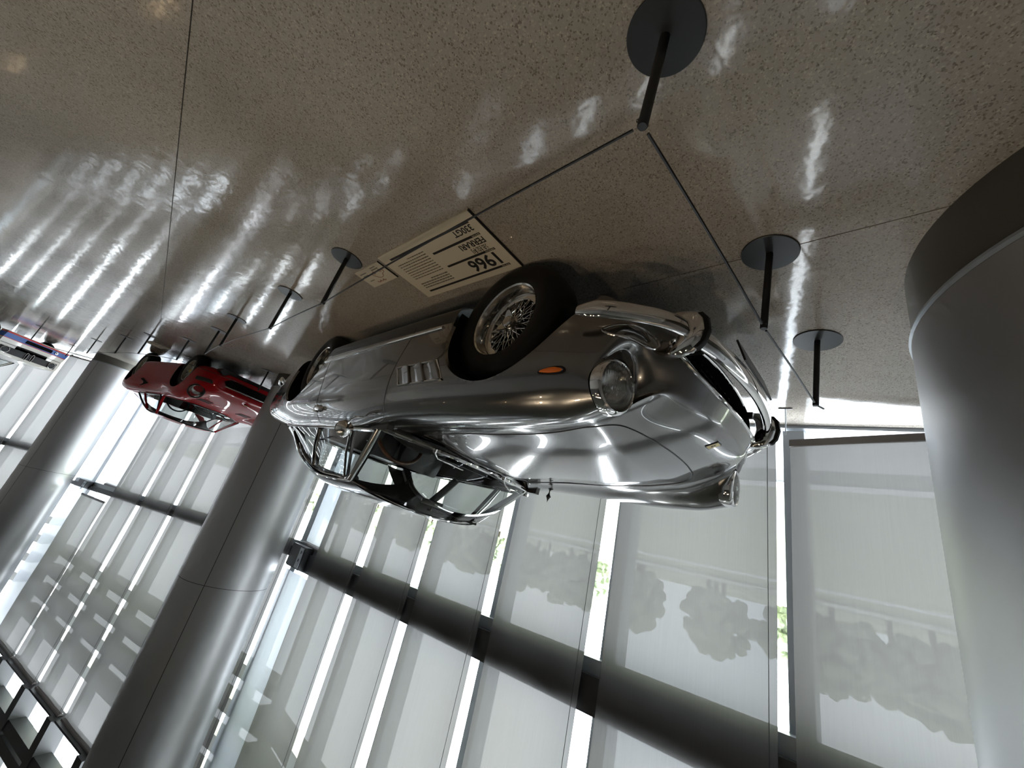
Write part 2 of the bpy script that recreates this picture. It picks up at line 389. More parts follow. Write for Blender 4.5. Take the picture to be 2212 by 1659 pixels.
def coupe_body():
    N = coupe_net(); R, K = N.shape[:2]
    V = [tuple(p) for r in N for p in r]; Fc = []
    for i in range(R-1):
        for c in range(K-1):
            Fc.append((i*K+c, i*K+c+1, (i+1)*K+c+1, (i+1)*K+c))
    idx = {}
    def P(n, *co): idx[n] = len(V); V.append(co)
    r = lambda c: c
    P('I', .645, .546, .693); P('BI', .653, .577, .618); P('B', .650, .652, .587); P('BO', .626, .727, .618)
    P('I2', .612, .500, .688); P('BI2', .638, .543, .580); P('B2', .650, .645, .538)
    P('M11', .828, 0, .612); P('M10', .806, .24, .603); P('M9', .742, .43, .575)
    P('L11', .850, 0, .548); P('L10', .830, .24, .535); P('L9', .785, .42, .497); P('LC', .742, .505, .448)
    P('X1', .722, .545, .510); P('X2', .706, .62, .478); P('X3', .678, .685, .466)
    P('b9', .750, .43, .385); P('b10', .775, .24, .360); P('b11', .785, 0, .355)
    P('Z1', .675, .49, .37); P('Z2', .655, .56, .372); P('Z3', .63, .62, .372)
    P('V1', .60, .42, .27); P('V2', .58, .50, .275); P('V3', .56, .55, .275); P('V10', .64, .24, .265); P('V11', .65, 0, .26)
    g = lambda n: idx[n] if isinstance(n, str) else n
    for f in [(11, 10, 'M10', 'M11'), (10, 9, 'M9', 'M10'), ('M11', 'M10', 'L10', 'L11'), ('M10', 'M9', 'L9', 'L10'),
              (9, 8, 'I2', 'M9'), (8, 'I', 'I2'), ('I2', 'I', 'BI', 'BI2'), ('BI2', 'BI', 'B', 'B2'), ('B2', 'B', 'BO'), ('M9', 'I2', 'BI2', 'X1'), ('M9', 'X1', 'LC', 'L9'), ('X1', 'BI2', 'B2', 'X2'), ('X2', 'B2', 'BO', 'X3'), ('X3', 'BO', 5, 4),
              ('LC', 'X1', 'Z1', 'b9'), ('X1', 'X2', 'Z2', 'Z1'), ('X2', 'X3', 'Z3', 'Z2'), ('X3', 4, 3, 'Z3'),
              ('b9', 'Z1', 'V1'), ('b10', 'b9', 'V1', 'V10'), ('b11', 'b10', 'V10', 'V11'), ('Z1', 'Z2', 'V2', 'V1'), ('Z2', 'Z3', 'V3', 'V2'), ('Z3', 3, 2, 'V3')]:
        Fc.append(tuple(g(q) for q in f))
    n0 = len(V)
    # mirror
    mp = {}
    for i in range(n0):
        if abs(V[i][1]) < 1e-9: mp[i] = i
        else: mp[i] = len(V); V.append((V[i][0], -V[i][1], V[i][2]))
    Fc += [tuple(mp[q] for q in f)[::-1] for f in Fc]
    bm = bmesh.new(); vs = [bm.verts.new(v) for v in V]
    for f in Fc: bm.faces.new([vs[q] for q in f])
    bmesh.ops.recalc_face_normals(bm, faces=bm.faces); bm.verts.index_update()
    Fc = [tuple(v.index for v in f.verts) for f in bm.faces]; bm.free()
    ring = ['L11', 'L10', 'L9', 'LC', 'b9', 'b10', 'b11']; ring = [idx[q] for q in ring]
    hr = [5, 6, 7, 8, idx['I'], idx['BI'], idx['B'], idx['BO'], 5]
    cr = []
    for L in (ring, hr):
        for a, b in zip(L[:-1], L[1:]): cr += [(a, b, .9), (mp[a], mp[b], .9)]
    vl = [8, idx['I2'], idx['BI2'], idx['B2'], idx['BO']]
    for a, b in zip(vl[:-1], vl[1:]): cr += [(a, b, 1.), (mp[a], mp[b], 1.)]
    T = np.array(V); C = T.copy()
    for _ in range(4):
        me = subsurf(C, Fc, 1, cr); co = np.zeros(len(me.vertices)*3); me.vertices.foreach_get('co', co); co = co.reshape(-1, 3)[:len(T)]
        C += (T-co); bpy.data.meshes.remove(me)
    me = subsurf(C, Fc, 4, cr)
    co = np.zeros(len(me.vertices)*3); me.vertices.foreach_get('co', co); co = co.reshape(-1, 3)
    fa = np.array([p.vertices[:] for p in me.polygons])
    bpy.data.meshes.remove(me)
    return co, fa, C, Fc, cr
ARCH = [(0.075, .335, .388), (-2.605, .325, .435)]
def carve_arches(co, fa, arches, ymin=.55):
    """cut round wheel openings: drop faces inside, snap the edge onto the circle"""
    keep = np.ones(len(fa), bool)
    side = np.abs(co[:, 1]) > ymin
    for cx, cz, R in arches:
        dx = co[:, 0]-cx; dz = co[:, 2]-cz; d = np.hypot(dx, dz)
        ins = (d < R) & (co[:, 2] < cz+R+.01)
        ins |= (np.abs(dx) < R) & (co[:, 2] < cz)
        insf = ins[fa].all(1) & side[fa].all(1)
        # faces crossing: more than half inside are dropped as well
        cnt = ins[fa].sum(1); insf |= (cnt >= 3) & side[fa].all(1)
        under = (np.abs(co[fa].mean(1)[:, 0]-cx) < R) & (co[fa].mean(1)[:, 2] < .30)
        keep &= ~(insf | under)
    fk = fa[keep]
    # boundary verts near circles
    from collections import Counter
    E = Counter()
    for f in fk:
        for a, b in zip(f, np.roll(f, -1)): E[(min(a, b), max(a, b))] += 1
    bv = set()
    for (a, b), c in E.items():
        if c == 1: bv.add(a); bv.add(b)
    co = co.copy()
    for i in bv:
        if abs(co[i, 1]) < ymin-.05: continue
        for cx, cz, R in arches:
            dx = co[i, 0]-cx; dz = co[i, 2]-cz; d = math.hypot(dx, dz)
            if dz > -.02 and abs(d-R) < .05:
                co[i, 0] = cx+dx/d*R; co[i, 2] = cz+dz/d*R
            elif dz <= -.02 and abs(abs(dx)-R) < .05 and co[i, 2] > .15:
                co[i, 0] = cx+math.copysign(R, dx)
    return co, fk
def vertex_normals(co, fa):
    a = co[fa[:, 2]]-co[fa[:, 0]]; b = co[fa[:, 3]]-co[fa[:, 1]]
    n = np.cross(a, b); N = np.zeros_like(co)
    for k in range(4): np.add.at(N, fa[:, k], n)
    return N/np.maximum(np.linalg.norm(N, axis=1, keepdims=True), 1e-12)
def piece(name, co, fa, N, m, parent, **kw):
    u, inv = np.unique(fa.ravel(), return_inverse=True)
    me = mesh_from(co[u], inv.reshape(fa.shape), name, True)
    me.normals_split_custom_set_from_vertices([tuple(v) for v in N[u]])
    return link(name, me, m, parent, **kw)
def wheel_parts(parent, x, y, z, out, R=.34, rim=.205, w=.19, name='wheel', spin=0, style='wire'):
    """out=+1 left / -1 right; hub axis along y"""
    h = w/2
    fr = MB()   # rim: outer lip, barrel, inner lip
    if style == 'wire':
        fr.lathe([(rim*.935, h*.60), (rim*.965, h*.86), (rim, h*.92), (rim+.004, h*.84), (rim-.004, h*.74), (rim-.012, h*.66), (rim-.016, h*.2), (rim-.040, h*.02), (rim-.048, -h*.25), (rim-.03, -h*.5), (rim-.03, -h*.8), (rim, -h*.9)], 72, 'y')
        fr.lathe([(rim-.050, h*.16), (rim-.040, h*.20), (rim-.018, h*.24)], 72, 'y')
    else:
        fr.lathe([(rim*.90, h*.5), (rim*.96, h*.9), (rim, h*.92), (rim+.004, h*.84), (rim-.02, h*.3), (rim-.03, -h*.3), (rim, -h*.9)], 48, 'y')
    wo = fr.build(name, 'rim_chrome' if style == 'wire' else 'alloy', parent, loc=(x, y, z), rot=(0, 0, 0 if out > 0 else PI))
    ty = MB().lathe([(rim-.006, h*.80), (rim+.012, h*.99), (rim+.045, h*1.06), (R-.062, h*1.07), (R-.030, h*.97), (R-.012, h*.80), (R-.003, h*.66), (R, h*.3), (R, -h*.3), (R-.003, -h*.66), (R-.03, -h*.97), (rim+.045, -h*1.05), (rim-.006, -h*.8)], 72, 'y')
    for q in (-.45, -.15, .15, .45):
        pass
    ty.build('tyre', 'rubber', wo)
    if style == 'wire':
        hub = MB().lathe([(0, h*.52), (.022, h*.52), (.030, h*.46), (.034, h*.40), (.046, h*.36), (.046, h*.25), (.052, h*.0), (.055, -h*.55), (.07, -h*.6), (0, -h*.62)], 32, 'y')
        hub.build('hub', 'chrome_dull', wo)
        cap = MB().lathe([(0, h*.70), (.022, h*.70), (.030, h*.64), (.034, h*.50)], 32, 'y')
        for k in range(3):
            a = spin+k*2*PI/3
            c, s = math.cos(a), math.sin(a); t = (-s, c)
            pr = [(.018, .026), (.032, .024), (.046, .019), (.058, .012), (.064, .005)]
            top = []; bot = []
            for rr, hw in pr:
                yy = h*(.50+.22*(rr-.018)/.06)
                top.append([(rr*c+t[0]*hw*j, yy+.004, rr*s+t[1]*hw*j) for j in (-1, 0, 1)])
                bot.append([(rr*c+t[0]*hw*j, yy-.008, rr*s+t[1]*hw*j) for j in (-1, 0, 1)])
            cap.grid(top); cap.grid(bot, True)
            loop_t = [p[0] for p in top]+[p[2] for p in top[::-1]]; loop_b = [p[0] for p in bot]+[p[2] for p in bot[::-1]]
            cap.grid([loop_t+[loop_t[0]], loop_b+[loop_b[0]]])
        cap.build('knock_off_nut', 'chrome_dull', wo)
        # spokes: outer (short, to hub nose) and inner (long) lacing
        n = 36
        L1 = rim-.05
        def spoke_mesh(r0, y0, r1, y1, da, nm):
            a = Vector((r0, y0, 0)); b = Vector((r1*math.cos(da), y1, r1*math.sin(da)))
            mb = MB().tube([a, b], .0021, 5)
            mb.tube([b-(b-a).normalized()*.012, b], .0042, 5)
            return mb.mesh('spoke')
        A = [spoke_mesh(.046, h*.30, rim-.046, h*.16, .42*s, 'spoke') for s in (-1, 1)]
        B = [spoke_mesh(.056, -h*.50, rim-.042, h*.0, .32*s, 'spoke') for s in (-1, 1)]
        for k in range(n):
            for q, ms in ((0, A), (1, B)):
                if q == 1 and k % 2: continue
                me = ms[k % 2] if q == 0 else ms[(k//2) % 2]
                link('spoke', me, 'chrome', wo, rot=(0, 2*PI*(k+.5*q)/n, 0))
        MB().lathe([(.0, -h*.7), (rim-.05, -h*.7)], 32, 'y').build('brake_disc', 'well_black', wo)
    else:
        MB().lathe([(0, h*.35), (rim-.02, h*.35)], 32, 'y').build('rim_back', 'well_black', wo)
        for k in range(5 if style == 'star' else 10):
            nn = 5 if style == 'star' else 10
            a = 2*PI*k/nn; c, s = math.cos(a), math.sin(a)
            hw = .034 if style == 'star' else .016
            pts = [(.03, h*.62, hw*.7), (rim*.55, h*.58, hw), (rim*.92, h*.62, hw*1.1)]
            mb = MB()
            mb.grid([[(r*c-s*q*w_, yy, r*s+c*q*w_) for q in (-1, 1)] for r, yy, w_ in pts])
            mb.grid([[(r*c-s*q*w_, yy-.02, r*s+c*q*w_) for q in (-1, 1)] for r, yy, w_ in pts], True)
            for q in (-1, 1):
                mb.grid([[(r*c-s*q*w_, yy, r*s+c*q*w_), (r*c-s*q*w_, yy-.02, r*s+c*q*w_)] for r, yy, w_ in pts])
            mb.build('spoke', 'alloy', wo)
        MB().lathe([(0, h*.78), (.025, h*.76), (.034, h*.66), (.04, h*.5)], 24, 'y').build('centre_cap', 'badge_yellow' if style != 'plain' else 'alloy', wo)
    return wo
def curve_on(bvh, pts, d=(0, 0, -1), lift=.0, start=1.0):
    """drop points on the surface along d"""
    out = []
    d = Vector(d).normalized()
    for p in pts:
        h = bvh.ray_cast(Vector(p)-d*start, d)
        if h[0] is not None: out.append(tuple(h[0]+h[1]*lift*(1 if h[1].dot(d) < 0 else -1)))
    return out
COUPE_PARTS = {}
def build_coupe():
    car = thing('coupe', 'silver grey vintage two-door coupe with chrome wire wheels', 'car')
    co, fa, C, Fc, cr = coupe_body()
    co, fa = carve_arches(co, fa, ARCH)
    N = vertex_normals(co, fa)
    # orient outward
    ctr = co[fa].mean(1); fn = np.cross(co[fa[:, 2]]-co[fa[:, 0]], co[fa[:, 3]]-co[fa[:, 1]])
    if (fn*(ctr-np.array([-1.5, 0, .5]))).sum(1).mean() < 0: fa = fa[:, ::-1]; N = -N
    ctr = co[fa].mean(1); fn = np.cross(co[fa[:, 2]]-co[fa[:, 0]], co[fa[:, 3]]-co[fa[:, 1]]); fn /= np.linalg.norm(fn, axis=1, keepdims=True)
    X, Y, Z = ctr.T; aY = np.abs(Y)
    xw = -.655-.27*(aY/.70)**2
    cab = (Z > .86) & (aY < .695) & (X < xw) & (X > -3.02)
    under = (Z < .30) & (aY < .5) & (fn[:, 2] < -.5)
    hood = (Z > .60) & (aY < np.interp(X, [-.70, -.3, .1, .3, .46, .535, .575, .60], [.498, .47, .43, .425, .405, .34, .20, .0])) & (X < .60) & (X > -.60-.16*(aY/.5)**2) & (fn[:, 2] > .3) & ~cab
    xd0 = np.interp(Z, [.25, .39, .75, .84, .88, .895], [-.725, -.722, -.708, -.72, -.82, -.90])
    xd1 = np.interp(Z, [.30, .40, .5, .66, .80, .95], [-2.06, -2.04, -1.97, -1.86, -1.82, -1.80])
    door = (aY > .70) & (X < xd0) & (X > xd1) & (Z > .285) & (Z < .935) & ~cab
    trunk = (Z > .84) & (aY < .48) & (X < -3.2) & (X > -3.86)
    sill = (Z < .338) & (X < -.30) & (X > -2.2) & (aY > .5)
    door &= ~sill
    body = ~(cab | hood | door | trunk | sill)
    bvh = BVHTree.FromPolygons([tuple(p) for p in co], [tuple(f) for f in fa[~cab]])
    COUPE_PARTS['bvh'] = bvh
    piece('body_shell', co, fa[body], N, 'paint_silver', car)
    piece('hood', co, fa[hood], N, 'paint_silver', car)
    dl = piece('door', co, fa[door & (Y > 0)], N, 'paint_silver', car)
    dr = piece('door', co, fa[door & (Y < 0)], N, 'paint_silver', car)
    piece('sill', co, fa[sill & (Y > 0)], N, 'black_trim', car); piece('sill', co, fa[sill & (Y < 0)], N, 'black_trim', car)
    piece('boot_lid', co, fa[trunk], N, 'paint_silver', car)
    # shut lines
    def seam(pts, d, name='shut_line', r=.0032):
        P = curve_on(bvh, [tuple(p) for p in spl(pts, 14)], d, -.0008)
        if len(P) > 2: MB().tube(P, r, 6).build(name, 'black_trim', car)
    hy = [(-.74, .50), (-.45, .485), (-.1, .45), (.2, .432), (.40, .425), (.50, .392), (.555, .30), (.590, .16), (.600, 0)]
    seam([(x, y, 0) for x, y in hy]+[(x, -y, 0) for x, y in hy[-2::-1]], (0, 0, -1), r=.0042)
    seam([(-.74, y, 0) if False else (-.60-.16*(y/.5)**2+.02, y, 0) for y in (.497, .35, 0, -.35, -.497)], (0, 0, -1), r=.003)
    for s in (1, -1):
        d = (0, -s, 0)
        seam([(-.92, 0, .897), (-.85, 0, .889), (-.775, 0, .872), (-.725, 0, .835), (-.708, 0, .75), (-.716, 0, .60), (-.722, 0, .40), (-.724, 0, .30)], d, r=.0026)
        seam([(-1.80, 0, .925), (-1.82, 0, .80), (-1.86, 0, .66), (-1.97, 0, .50), (-2.04, 0, .40)], d, r=.0026)
        seam([(-.724, 0, .30), (-1.4, 0, .295), (-2.05, 0, .31)], d, r=.0022)
    # wheel wells and arch lips
    for cx, cz, R in ARCH:
        for s in (1, -1):
            th = np.linspace(-.16, PI+.16, 60)
            ring = []
            for a in th:
                x, z = cx+R*math.cos(a), cz+R*math.sin(a)
                h = bvh.ray_cast(Vector((cx+(R+.012)*math.cos(a), s*1.3, cz+(R+.012)*math.sin(a))), Vector((0, -s, 0)))
                y = h[0].y if h[0] is not None else s*.80
                ring.append((x, y, z))
            lipr = [p for p in ring if p[2] > .36]
            G = [lipr, [(cx+(p[0]-cx)*.985, p[1]-s*.018, cz+(p[2]-cz)*.985) for p in lipr]]
            MB().grid(G).build('arch_lip', 'paint_silver', car, fixn=False)
            G2 = [[(cx+(p[0]-cx)*.99, p[1]-s*.016, cz+(p[2]-cz)*.99) for p in ring], [(cx+(p[0]-cx)*1.0, s*.40, cz+(p[2]-cz)*1.0) for p in ring]]
            mb = MB().grid(G2)
            mb.add([(p[0], s*.40, p[2]) for p in ring], [tuple(range(len(ring)))])
            mb.build('wheel_well', 'well_black', car, fixn=False)
    wheels = [(0, .755, 1, .35), (0, -.755, -1, .9), (-WB, .755, 1, 1.3), (-WB, -.755, -1, .2)]
    for x, y, o, sp in wheels:
        wheel_parts(car, x, o*(.757-.088), .335, o, .335, .205, .19, spin=sp)
    # floor pan and grille cavity so nothing is seen through
    MB().box(-3.8, .40, -.5, .5, .215, .235).build('floor_pan', 'well_black', car)
    lip = [(.850, 0, .548), (.830, .24, .535), (.785, .42, .497), (.742, .505, .448), (.750, .43, .385), (.775, .24, .360), (.785, 0, .355)]
    loop = spl(np.array(lip), 8)
    full = [tuple(p) for p in loop]+[(p[0], -p[1], p[2]) for p in loop[-2:0:-1]]
    back = [(.66, p[1]*.93, .44+(p[2]-.44)*.9) for p in full]
    mb = MB().grid([full+[full[0]], back+[back[0]]]); mb.add(back, [tuple(range(len(back)))])
    mb.build('grille_cavity', 'well_black', car, fixn=False)
    MB().tube([(p[0]+.002, p[1], p[2]) for p in full], .0075, 8, closed=True).build('grille_surround', 'chrome', car)
    for k in range(7):   # egg-crate grille
        z = .36+k*.028; w = .44 if 1 < k < 6 else .36
        MB().box(.715, .735, -w, w, z-.002, z+.002).build('grille_bar', 'chrome_dull', car)
    for k in range(15):
        y = -.42+k*.06
        MB().box(.716, .734, y-.0015, y+.0015, .355, .53 if abs(y) < .38 else .49).build('grille_bar', 'chrome_dull', car)
    # bumpers
    def bumper(path, r, name='bumper', flat=(1.0, .42)):
        P = spl(np.array(path), 10)
        # elliptical blade, tall in z
        v = MB()
        n = 16; T = np.gradient(P, axis=0); T /= np.linalg.norm(T, axis=1, keepdims=True)
        G = []
        for i, (p, t) in enumerate(zip(P, T)):
            nn = np.cross(t, [0, 0, 1]); nn /= np.linalg.norm(nn)
            e = min(1., .25+4*i/len(P)) if r[0] else 1.
            e2 = min(1., .25+4*(len(P)-1-i)/len(P)) if r[1] else 1.
            rr = r[2]*min(e, e2)**.5
            G.append([tuple(p+np.array([0, 0, 1])*rr*math.sin(a)+nn*rr*.45*math.cos(a)) for a in np.linspace(0, 2*PI, n+1)])
        v.grid(G); v.add(G[0][:-1], [tuple(range(n))]); v.add(G[-1][:-1], [tuple(range(n))[::-1]])
        return v.build(name, 'chrome', car)
    for s in (1, -1):
        bumper([(.530, s*.830, .458), (.61, s*.800, .450), (.70, s*.725, .436), (.775, s*.625, .418), (.812, s*.53, .408)], (1, 0, .037))
        # overrider with rubber face
        G = []
        for z, fx, w in ((.308, .80, .016), (.322, .840, .028), (.355, .864, .034), (.405, .872, .036), (.452, .862, .034), (.488, .836, .026), (.502, .797, .015)):
            row = []
            for a in np.linspace(0, 2*PI, 17):
                row.append((fx-.050+(.050*math.cos(a)), s*.50+w*math.sin(a), z))
            G.append(row)
        mb = MB().grid(G); mb.add(G[0][:-1], [tuple(range(16))]); mb.add(G[-1][:-1], [tuple(range(16))])
        ov = mb.build('overrider', 'chrome', car)
        G = []
        for z, fx in ((.326, .846), (.352, .868), (.404, .877), (.450, .867), (.478, .846)):
            G.append([(fx-.012, s*.50-.014, z), (fx+.006, s*.50-.013, z), (fx+.009, s*.50, z), (fx+.006, s*.50+.013, z), (fx-.012, s*.50+.014, z)])
        mb = MB().grid(G); mb.add(G[0], [(0, 1, 2, 3, 4)]); mb.add(G[-1], [(4, 3, 2, 1, 0)])
        mb.build('rubber_pad', 'rubber', ov)
        bumper([(-3.62, s*.80, .44), (-3.80, s*.74, .44), (-3.95, s*.60, .44), (-4.0, s*.45, .44)], (1, 0, .05))
        MB().box(.72, .80, s*.34-.012, s*.34+.012, .37, .40).build('bumper_bracket', 'black_trim', car)
    bumper([(.825, .47, .405), (.868, .30, .402), (.892, 0, .40), (.868, -.30, .402), (.825, -.47, .405)], (0, 0, .044))
    bumper([(-4.0, .45, .44), (-4.03, 0, .44), (-4.0, -.45, .44)], (0, 0, .05))
    pl = MB(); pl.box(-.004, .004, -.20, .20, -.055, .055)
    pl.build('number_plate_holder', 'black_trim', car, loc=(.885, -.02, .305), rot=(0, .36, 0))
    # headlamps
    for s in (1, -1):
        M = Matrix.Translation((HL[0], s*HL[1], HL[2])) @ Matrix.Rotation(s*math.radians(7), 4, 'Z')
        bz = MB().lathe([(.104, -.06), (.1065, -.040), (.1065, -.015), (.104, -.002), (.099, .006), (.092, .010), (.088, .005), (.087, -.004)], 48, 'x').xf(M)
        b = bz.build('headlamp', 'chrome', car)
        rf = MB().lathe([(.087, -.004), (.080, -.03), (.058, -.055), (.03, -.068), (0, -.071)], 40, 'x').xf(M); rf.build('reflector', 'chrome_dull', b)
        bulb = MB().lathe([(0, -.02), (.010, -.022), (.014, -.035), (.012, -.06)], 16, 'x').xf(M); bulb.build('bulb', 'chrome', b)
        gl = MB().lathe([(.088, .001), (.076, .010), (.053, .017), (.027, .021), (0, .022)], 48, 'x'); o = gl.build('lens', 'lamp_glass', b); o.matrix_local = M
    # side/turn lamps under the headlamps and amber repeaters
    for s in (1, -1):
        base = [(.605, .751, .505), (.646, .729, .478), (.691, .661, .452), (.712, .605, .446), (.722, .553, .446), (.725, .542, .470), (.716, .566, .498), (.674, .675, .511), (.640, .735, .525)]
        P = spl(np.array(base+[base[0]]), 6)[:-1]
        P = [Vector((p[0], s*p[1], p[2])) for p in P]
        c = sum(P, Vector())/len(P)
        hits = []
        for p in P:
            h = bvh.ray_cast(Vector((p.x+.35, p.y+s*.20, p.z+.05)), Vector((-.35, -s*.20, -.05)).normalized()); hits.append(h[0] if h[0] is not None else p)
        c = sum(hits, Vector())/len(hits)
        rim = MB().tube([tuple(h) for h in hits], .0055, 8, closed=True).build('side_lamp', 'chrome_dull', car)
        out = Vector((.85, s*.5, .15)).normalized()
        rows = [[tuple(h) for h in hits]]
        for k, (f, e) in enumerate(((.8, .008), (.5, .013), (.02, .015))):
            rows.append([tuple(c+(h-c)*f+out*e) for h in hits])
        rows = [r_+[r_[0]] for r_ in rows]
        MB().grid(rows).build('lens', 'lens_dark', rim)
        # repeater
        o2 = []
        for t in np.linspace(0, 2*PI, 25)[:-1]:
            u = math.cos(t); x = .456+.050*u; wz = .0145*(.35+.65*(u+1)/2)**.8 if u < .6 else .0145
            o2.append((x, 0, .6915-.006*u+wz*math.sin(t)))
        H = [bvh.ray_cast(Vector((p[0], s*1.2, p[2])), Vector((0, -s, 0)))[0] for p in o2]
        c = sum(H, Vector())/len(H)
        rb = MB().tube([tuple(h) for h in H], .0032, 6, closed=True).build('side_repeater', 'chrome_dull', car)
        rows = [[tuple(h) for h in H], [tuple(c+(h-c)*.75+Vector((0, s*.010, 0))) for h in H], [tuple(c+(h-c)*.02+Vector((0, s*.013, 0))) for h in H]]
        MB().grid([r_+[r_[0]] for r_ in rows]).build('lens', 'amber', rb)
        H2 = [(h.x+.004, h.y+s*.000, h.z) for h in H]
        MB().tube([tuple(c+(Vector(h)-c)*1.07) for h in H2], .0045, 6, closed=True).build('gasket', 'rubber', rb)
    # wing vents
    for s in (1, -1):
        cor = [(-.279, .595), (-.180, .705), (-.582, .719), (-.671, .605)]
        Q = [bvh.ray_cast(Vector((x, s*1.2, z)), Vector((0, -s, 0)))[0] for x, z in cor]
        fr = MB().tube([tuple(q+Vector((0, s*.003, 0))) for q in Q], .0065, 8, closed=True).build('wing_vent', 'chrome', car)
        n = 3
        for k in range(n):
            def at(u, v, d): 
                b = Q[0].lerp(Q[3], u); t = Q[1].lerp(Q[2], u); p = b.lerp(t, v); return (p.x, p.y+s*d, p.z)
            u0, u1 = k/n, (k+1)/n
            G = [[at(u0, v, -.010), at(u0+.012, v, .010), at(u0+.03, v, .013), at((u0+u1)/2, v, .007), at(u1, v, -.006)] for v in (.0, .5, 1.)]
            MB().grid(G).build('louvre', 'paint_silver', fr, smooth=False)
        MB().add([at(0, .02, -.014), at(1, .02, -.014), at(1, .98, -.014), at(0, .98, -.014)], [(0, 1, 2, 3)]).build('vent_back', 'well_black', fr)
    # sill strip, door handle, badge, mirror
    for s in (1, -1):
        P = curve_on(bvh, [(x, 0, .362+.028*((-x)-.42)/1.7) for x in np.linspace(-.40, -2.17, 30)], (0, -s, 0), .004, 1.2)
        MB().tube(P, .009, 8, flat=(1.2, .8)).build('sill_strip', 'chrome', car)
        hp = bvh.ray_cast(Vector((-1.735, s*1.2, .838)), Vector((0, -s, 0)))[0]
        dh = MB().tube([(hp.x+.075, hp.y+s*.004, hp.z), (hp.x+.055, hp.y+s*.022, hp.z+.002), (hp.x-.03, hp.y+s*.026, hp.z+.002), (hp.x-.06, hp.y+s*.02, hp.z), (hp.x-.075, hp.y+s*.002, hp.z)], [.010, .012, .012, .012, .010], 10, flat=(1.5, .7))
        dh.build('handle', 'chrome', dl if s > 0 else dr)
        MB().bbox(hp.x-.06, hp.x-.02, hp.y-.004 if s > 0 else hp.y-.03, hp.y+.03 if s > 0 else hp.y+.004, hp.z-.028, hp.z+.028, .008).build('lock_button', 'chrome', dl if s > 0 else dr)
    h = bvh.ray_cast(Vector((.752, 0, 1.2)), Vector((0, 0, -1)))
    bd = MB().bbox(-.030, .030, -.020, .020, -.003, .003, .0025)
    q = h[1].to_track_quat('Z', 'X'); M = Matrix.Translation(h[0]) @ q.to_matrix().to_4x4()
    nrm = h[1]; xa = (Vector((1, 0, 0))-nrm*nrm.x).normalized(); ya = nrm.cross(xa)
    M = Matrix(((xa.x, ya.x, nrm.x, h[0].x), (xa.y, ya.y, nrm.y, h[0].y), (xa.z, ya.z, nrm.z, h[0].z), (0, 0, 0, 1)))
    b = bd.build('nose_badge', 'black_trim', car); b.matrix_local = M
    MB().box(-.026, .026, -.016, .016, .0028, .0036).build('badge_face', 'badge_yellow', b)
    # tiny prancing mark
    hs = [(-.012, -.004), (-.006, .001), (-.010, .006), (-.004, .006), (.002, .003), (.009, .007), (.013, .004), (.008, .001), (.010, -.004), (.006, -.004), (.003, -.001), (-.003, -.002), (-.007, -.007)]
    MB().prism(hs, 'z', .0034, .0042).build('badge_mark', 'black_trim', b)
    # round door mirror (driver's side) and the bud-shaped mirror on the far wing
    mr = MB().lathe([(0, -.032), (.022, -.028), (.042, -.010), (.050, .006), (.052, .014), (.049, .018)], 36, 'x').xf(Matrix.Translation((-1.03, .862, .985)) @ Matrix.Rotation(PI, 4, 'Z') @ Matrix.Rotation(.25, 4, 'Z'))
    mo = mr.build('door_mirror', 'chrome', car)
    MB().tube([(-.99, .80, .885), (-.995, .84, .90), (-1.0, .862, .925), (-1.015, .865, .955)], .005, 8).build('mirror_stalk', 'chrome', mo)
    MB().lathe([(0, 0), (.048, 0)], 32, 'x').xf(Matrix.Translation((-1.047, .866, .985)) @ Matrix.Rotation(.25, 4, 'Z')).build('mirror_glass', 'mirror_glass', mo)
    h = bvh.ray_cast(Vector((-.68, -.70, 1.3)), Vector((0, 0, -1)))[0]
    MB().lathe([(.004, -.002), (.006, .016), (.014, .030), (.022, .040), (.014, .050), (.006, .064), (.0, .085)], 12, 'z', tuple(h)).build('aerial_base', 'black_trim', car)
    greenhouse(car, bvh)
    interior(car)
    # wipers resting on the windscreen
    for y0, y1 in ((.40, -.10), (-.16, -.60)):
        wy = lambda y: -.665-.27*(y/.70)**2
        a = Vector((wy(y0)+.03, y0, .945)); bpt = Vector((wy((y0+y1)/2)-.035, (y0+y1)/2, .985))
        w = MB().tube([tuple(a), tuple(a+Vector((-.02, -.05, .03))), tuple(bpt)], .0045, 8, flat=(1.4, .7)).build('wiper', 'chrome_dull', car)
        bl = [(wy(y)-.030, y, .972-.02*abs(y)) for y in np.linspace(y0-.02, y1, 8)]
        MB().tube(bl, .006, 6, flat=(.6, 1.4)).build('wiper_blade', 'black_trim', w)
        MB().lathe([(.016, 0), (.015, .014), (.010, .024), (0, .026)], 16, 'z', (a.x, a.y, a.z-.015)).build('wiper_spindle', 'chrome', w)
    # cowl grille
    G = [[(-.648-.27*(y/.70)**2+.052+dx, y, 0) for y in np.linspace(-.36, .36, 30)] for dx in (-.035, .0)]
    G = [[(p[0], p[1], bvh.ray_cast(Vector((p[0], p[1], 1.5)), Vector((0, 0, -1)))[0].z+.0015) for p in r_] for r_ in G]
    MB().grid(G).build('cowl_vent', 'black_trim', car)
    # tail lamps
    for s in (1, -1):
        MB().lathe([(.055, 0), (.052, .02), (.03, .032), (0, .036)], 24, 'x').xf(Matrix.Translation((-3.90, s*.57, .66)) @ Matrix.Rotation(PI-s*.35, 4, 'Z')).build('tail_lamp', 'tail_red', car)
        MB().tube([(-3.5, s*.35, .235), (-4.02, s*.36, .225)], .022, 12).build('exhaust_tip', 'chrome', car)
    return car
def wsx(y): return -.665-.26*(abs(y)/.705)**2
RAIL = [(-1.27, .598, 1.252), (-1.48, .615, 1.270), (-1.78, .622, 1.273), (-2.11, .620, 1.236), (-2.38, .624, 1.165), (-2.56, .638, 1.080), (-2.70, .668, .985)]
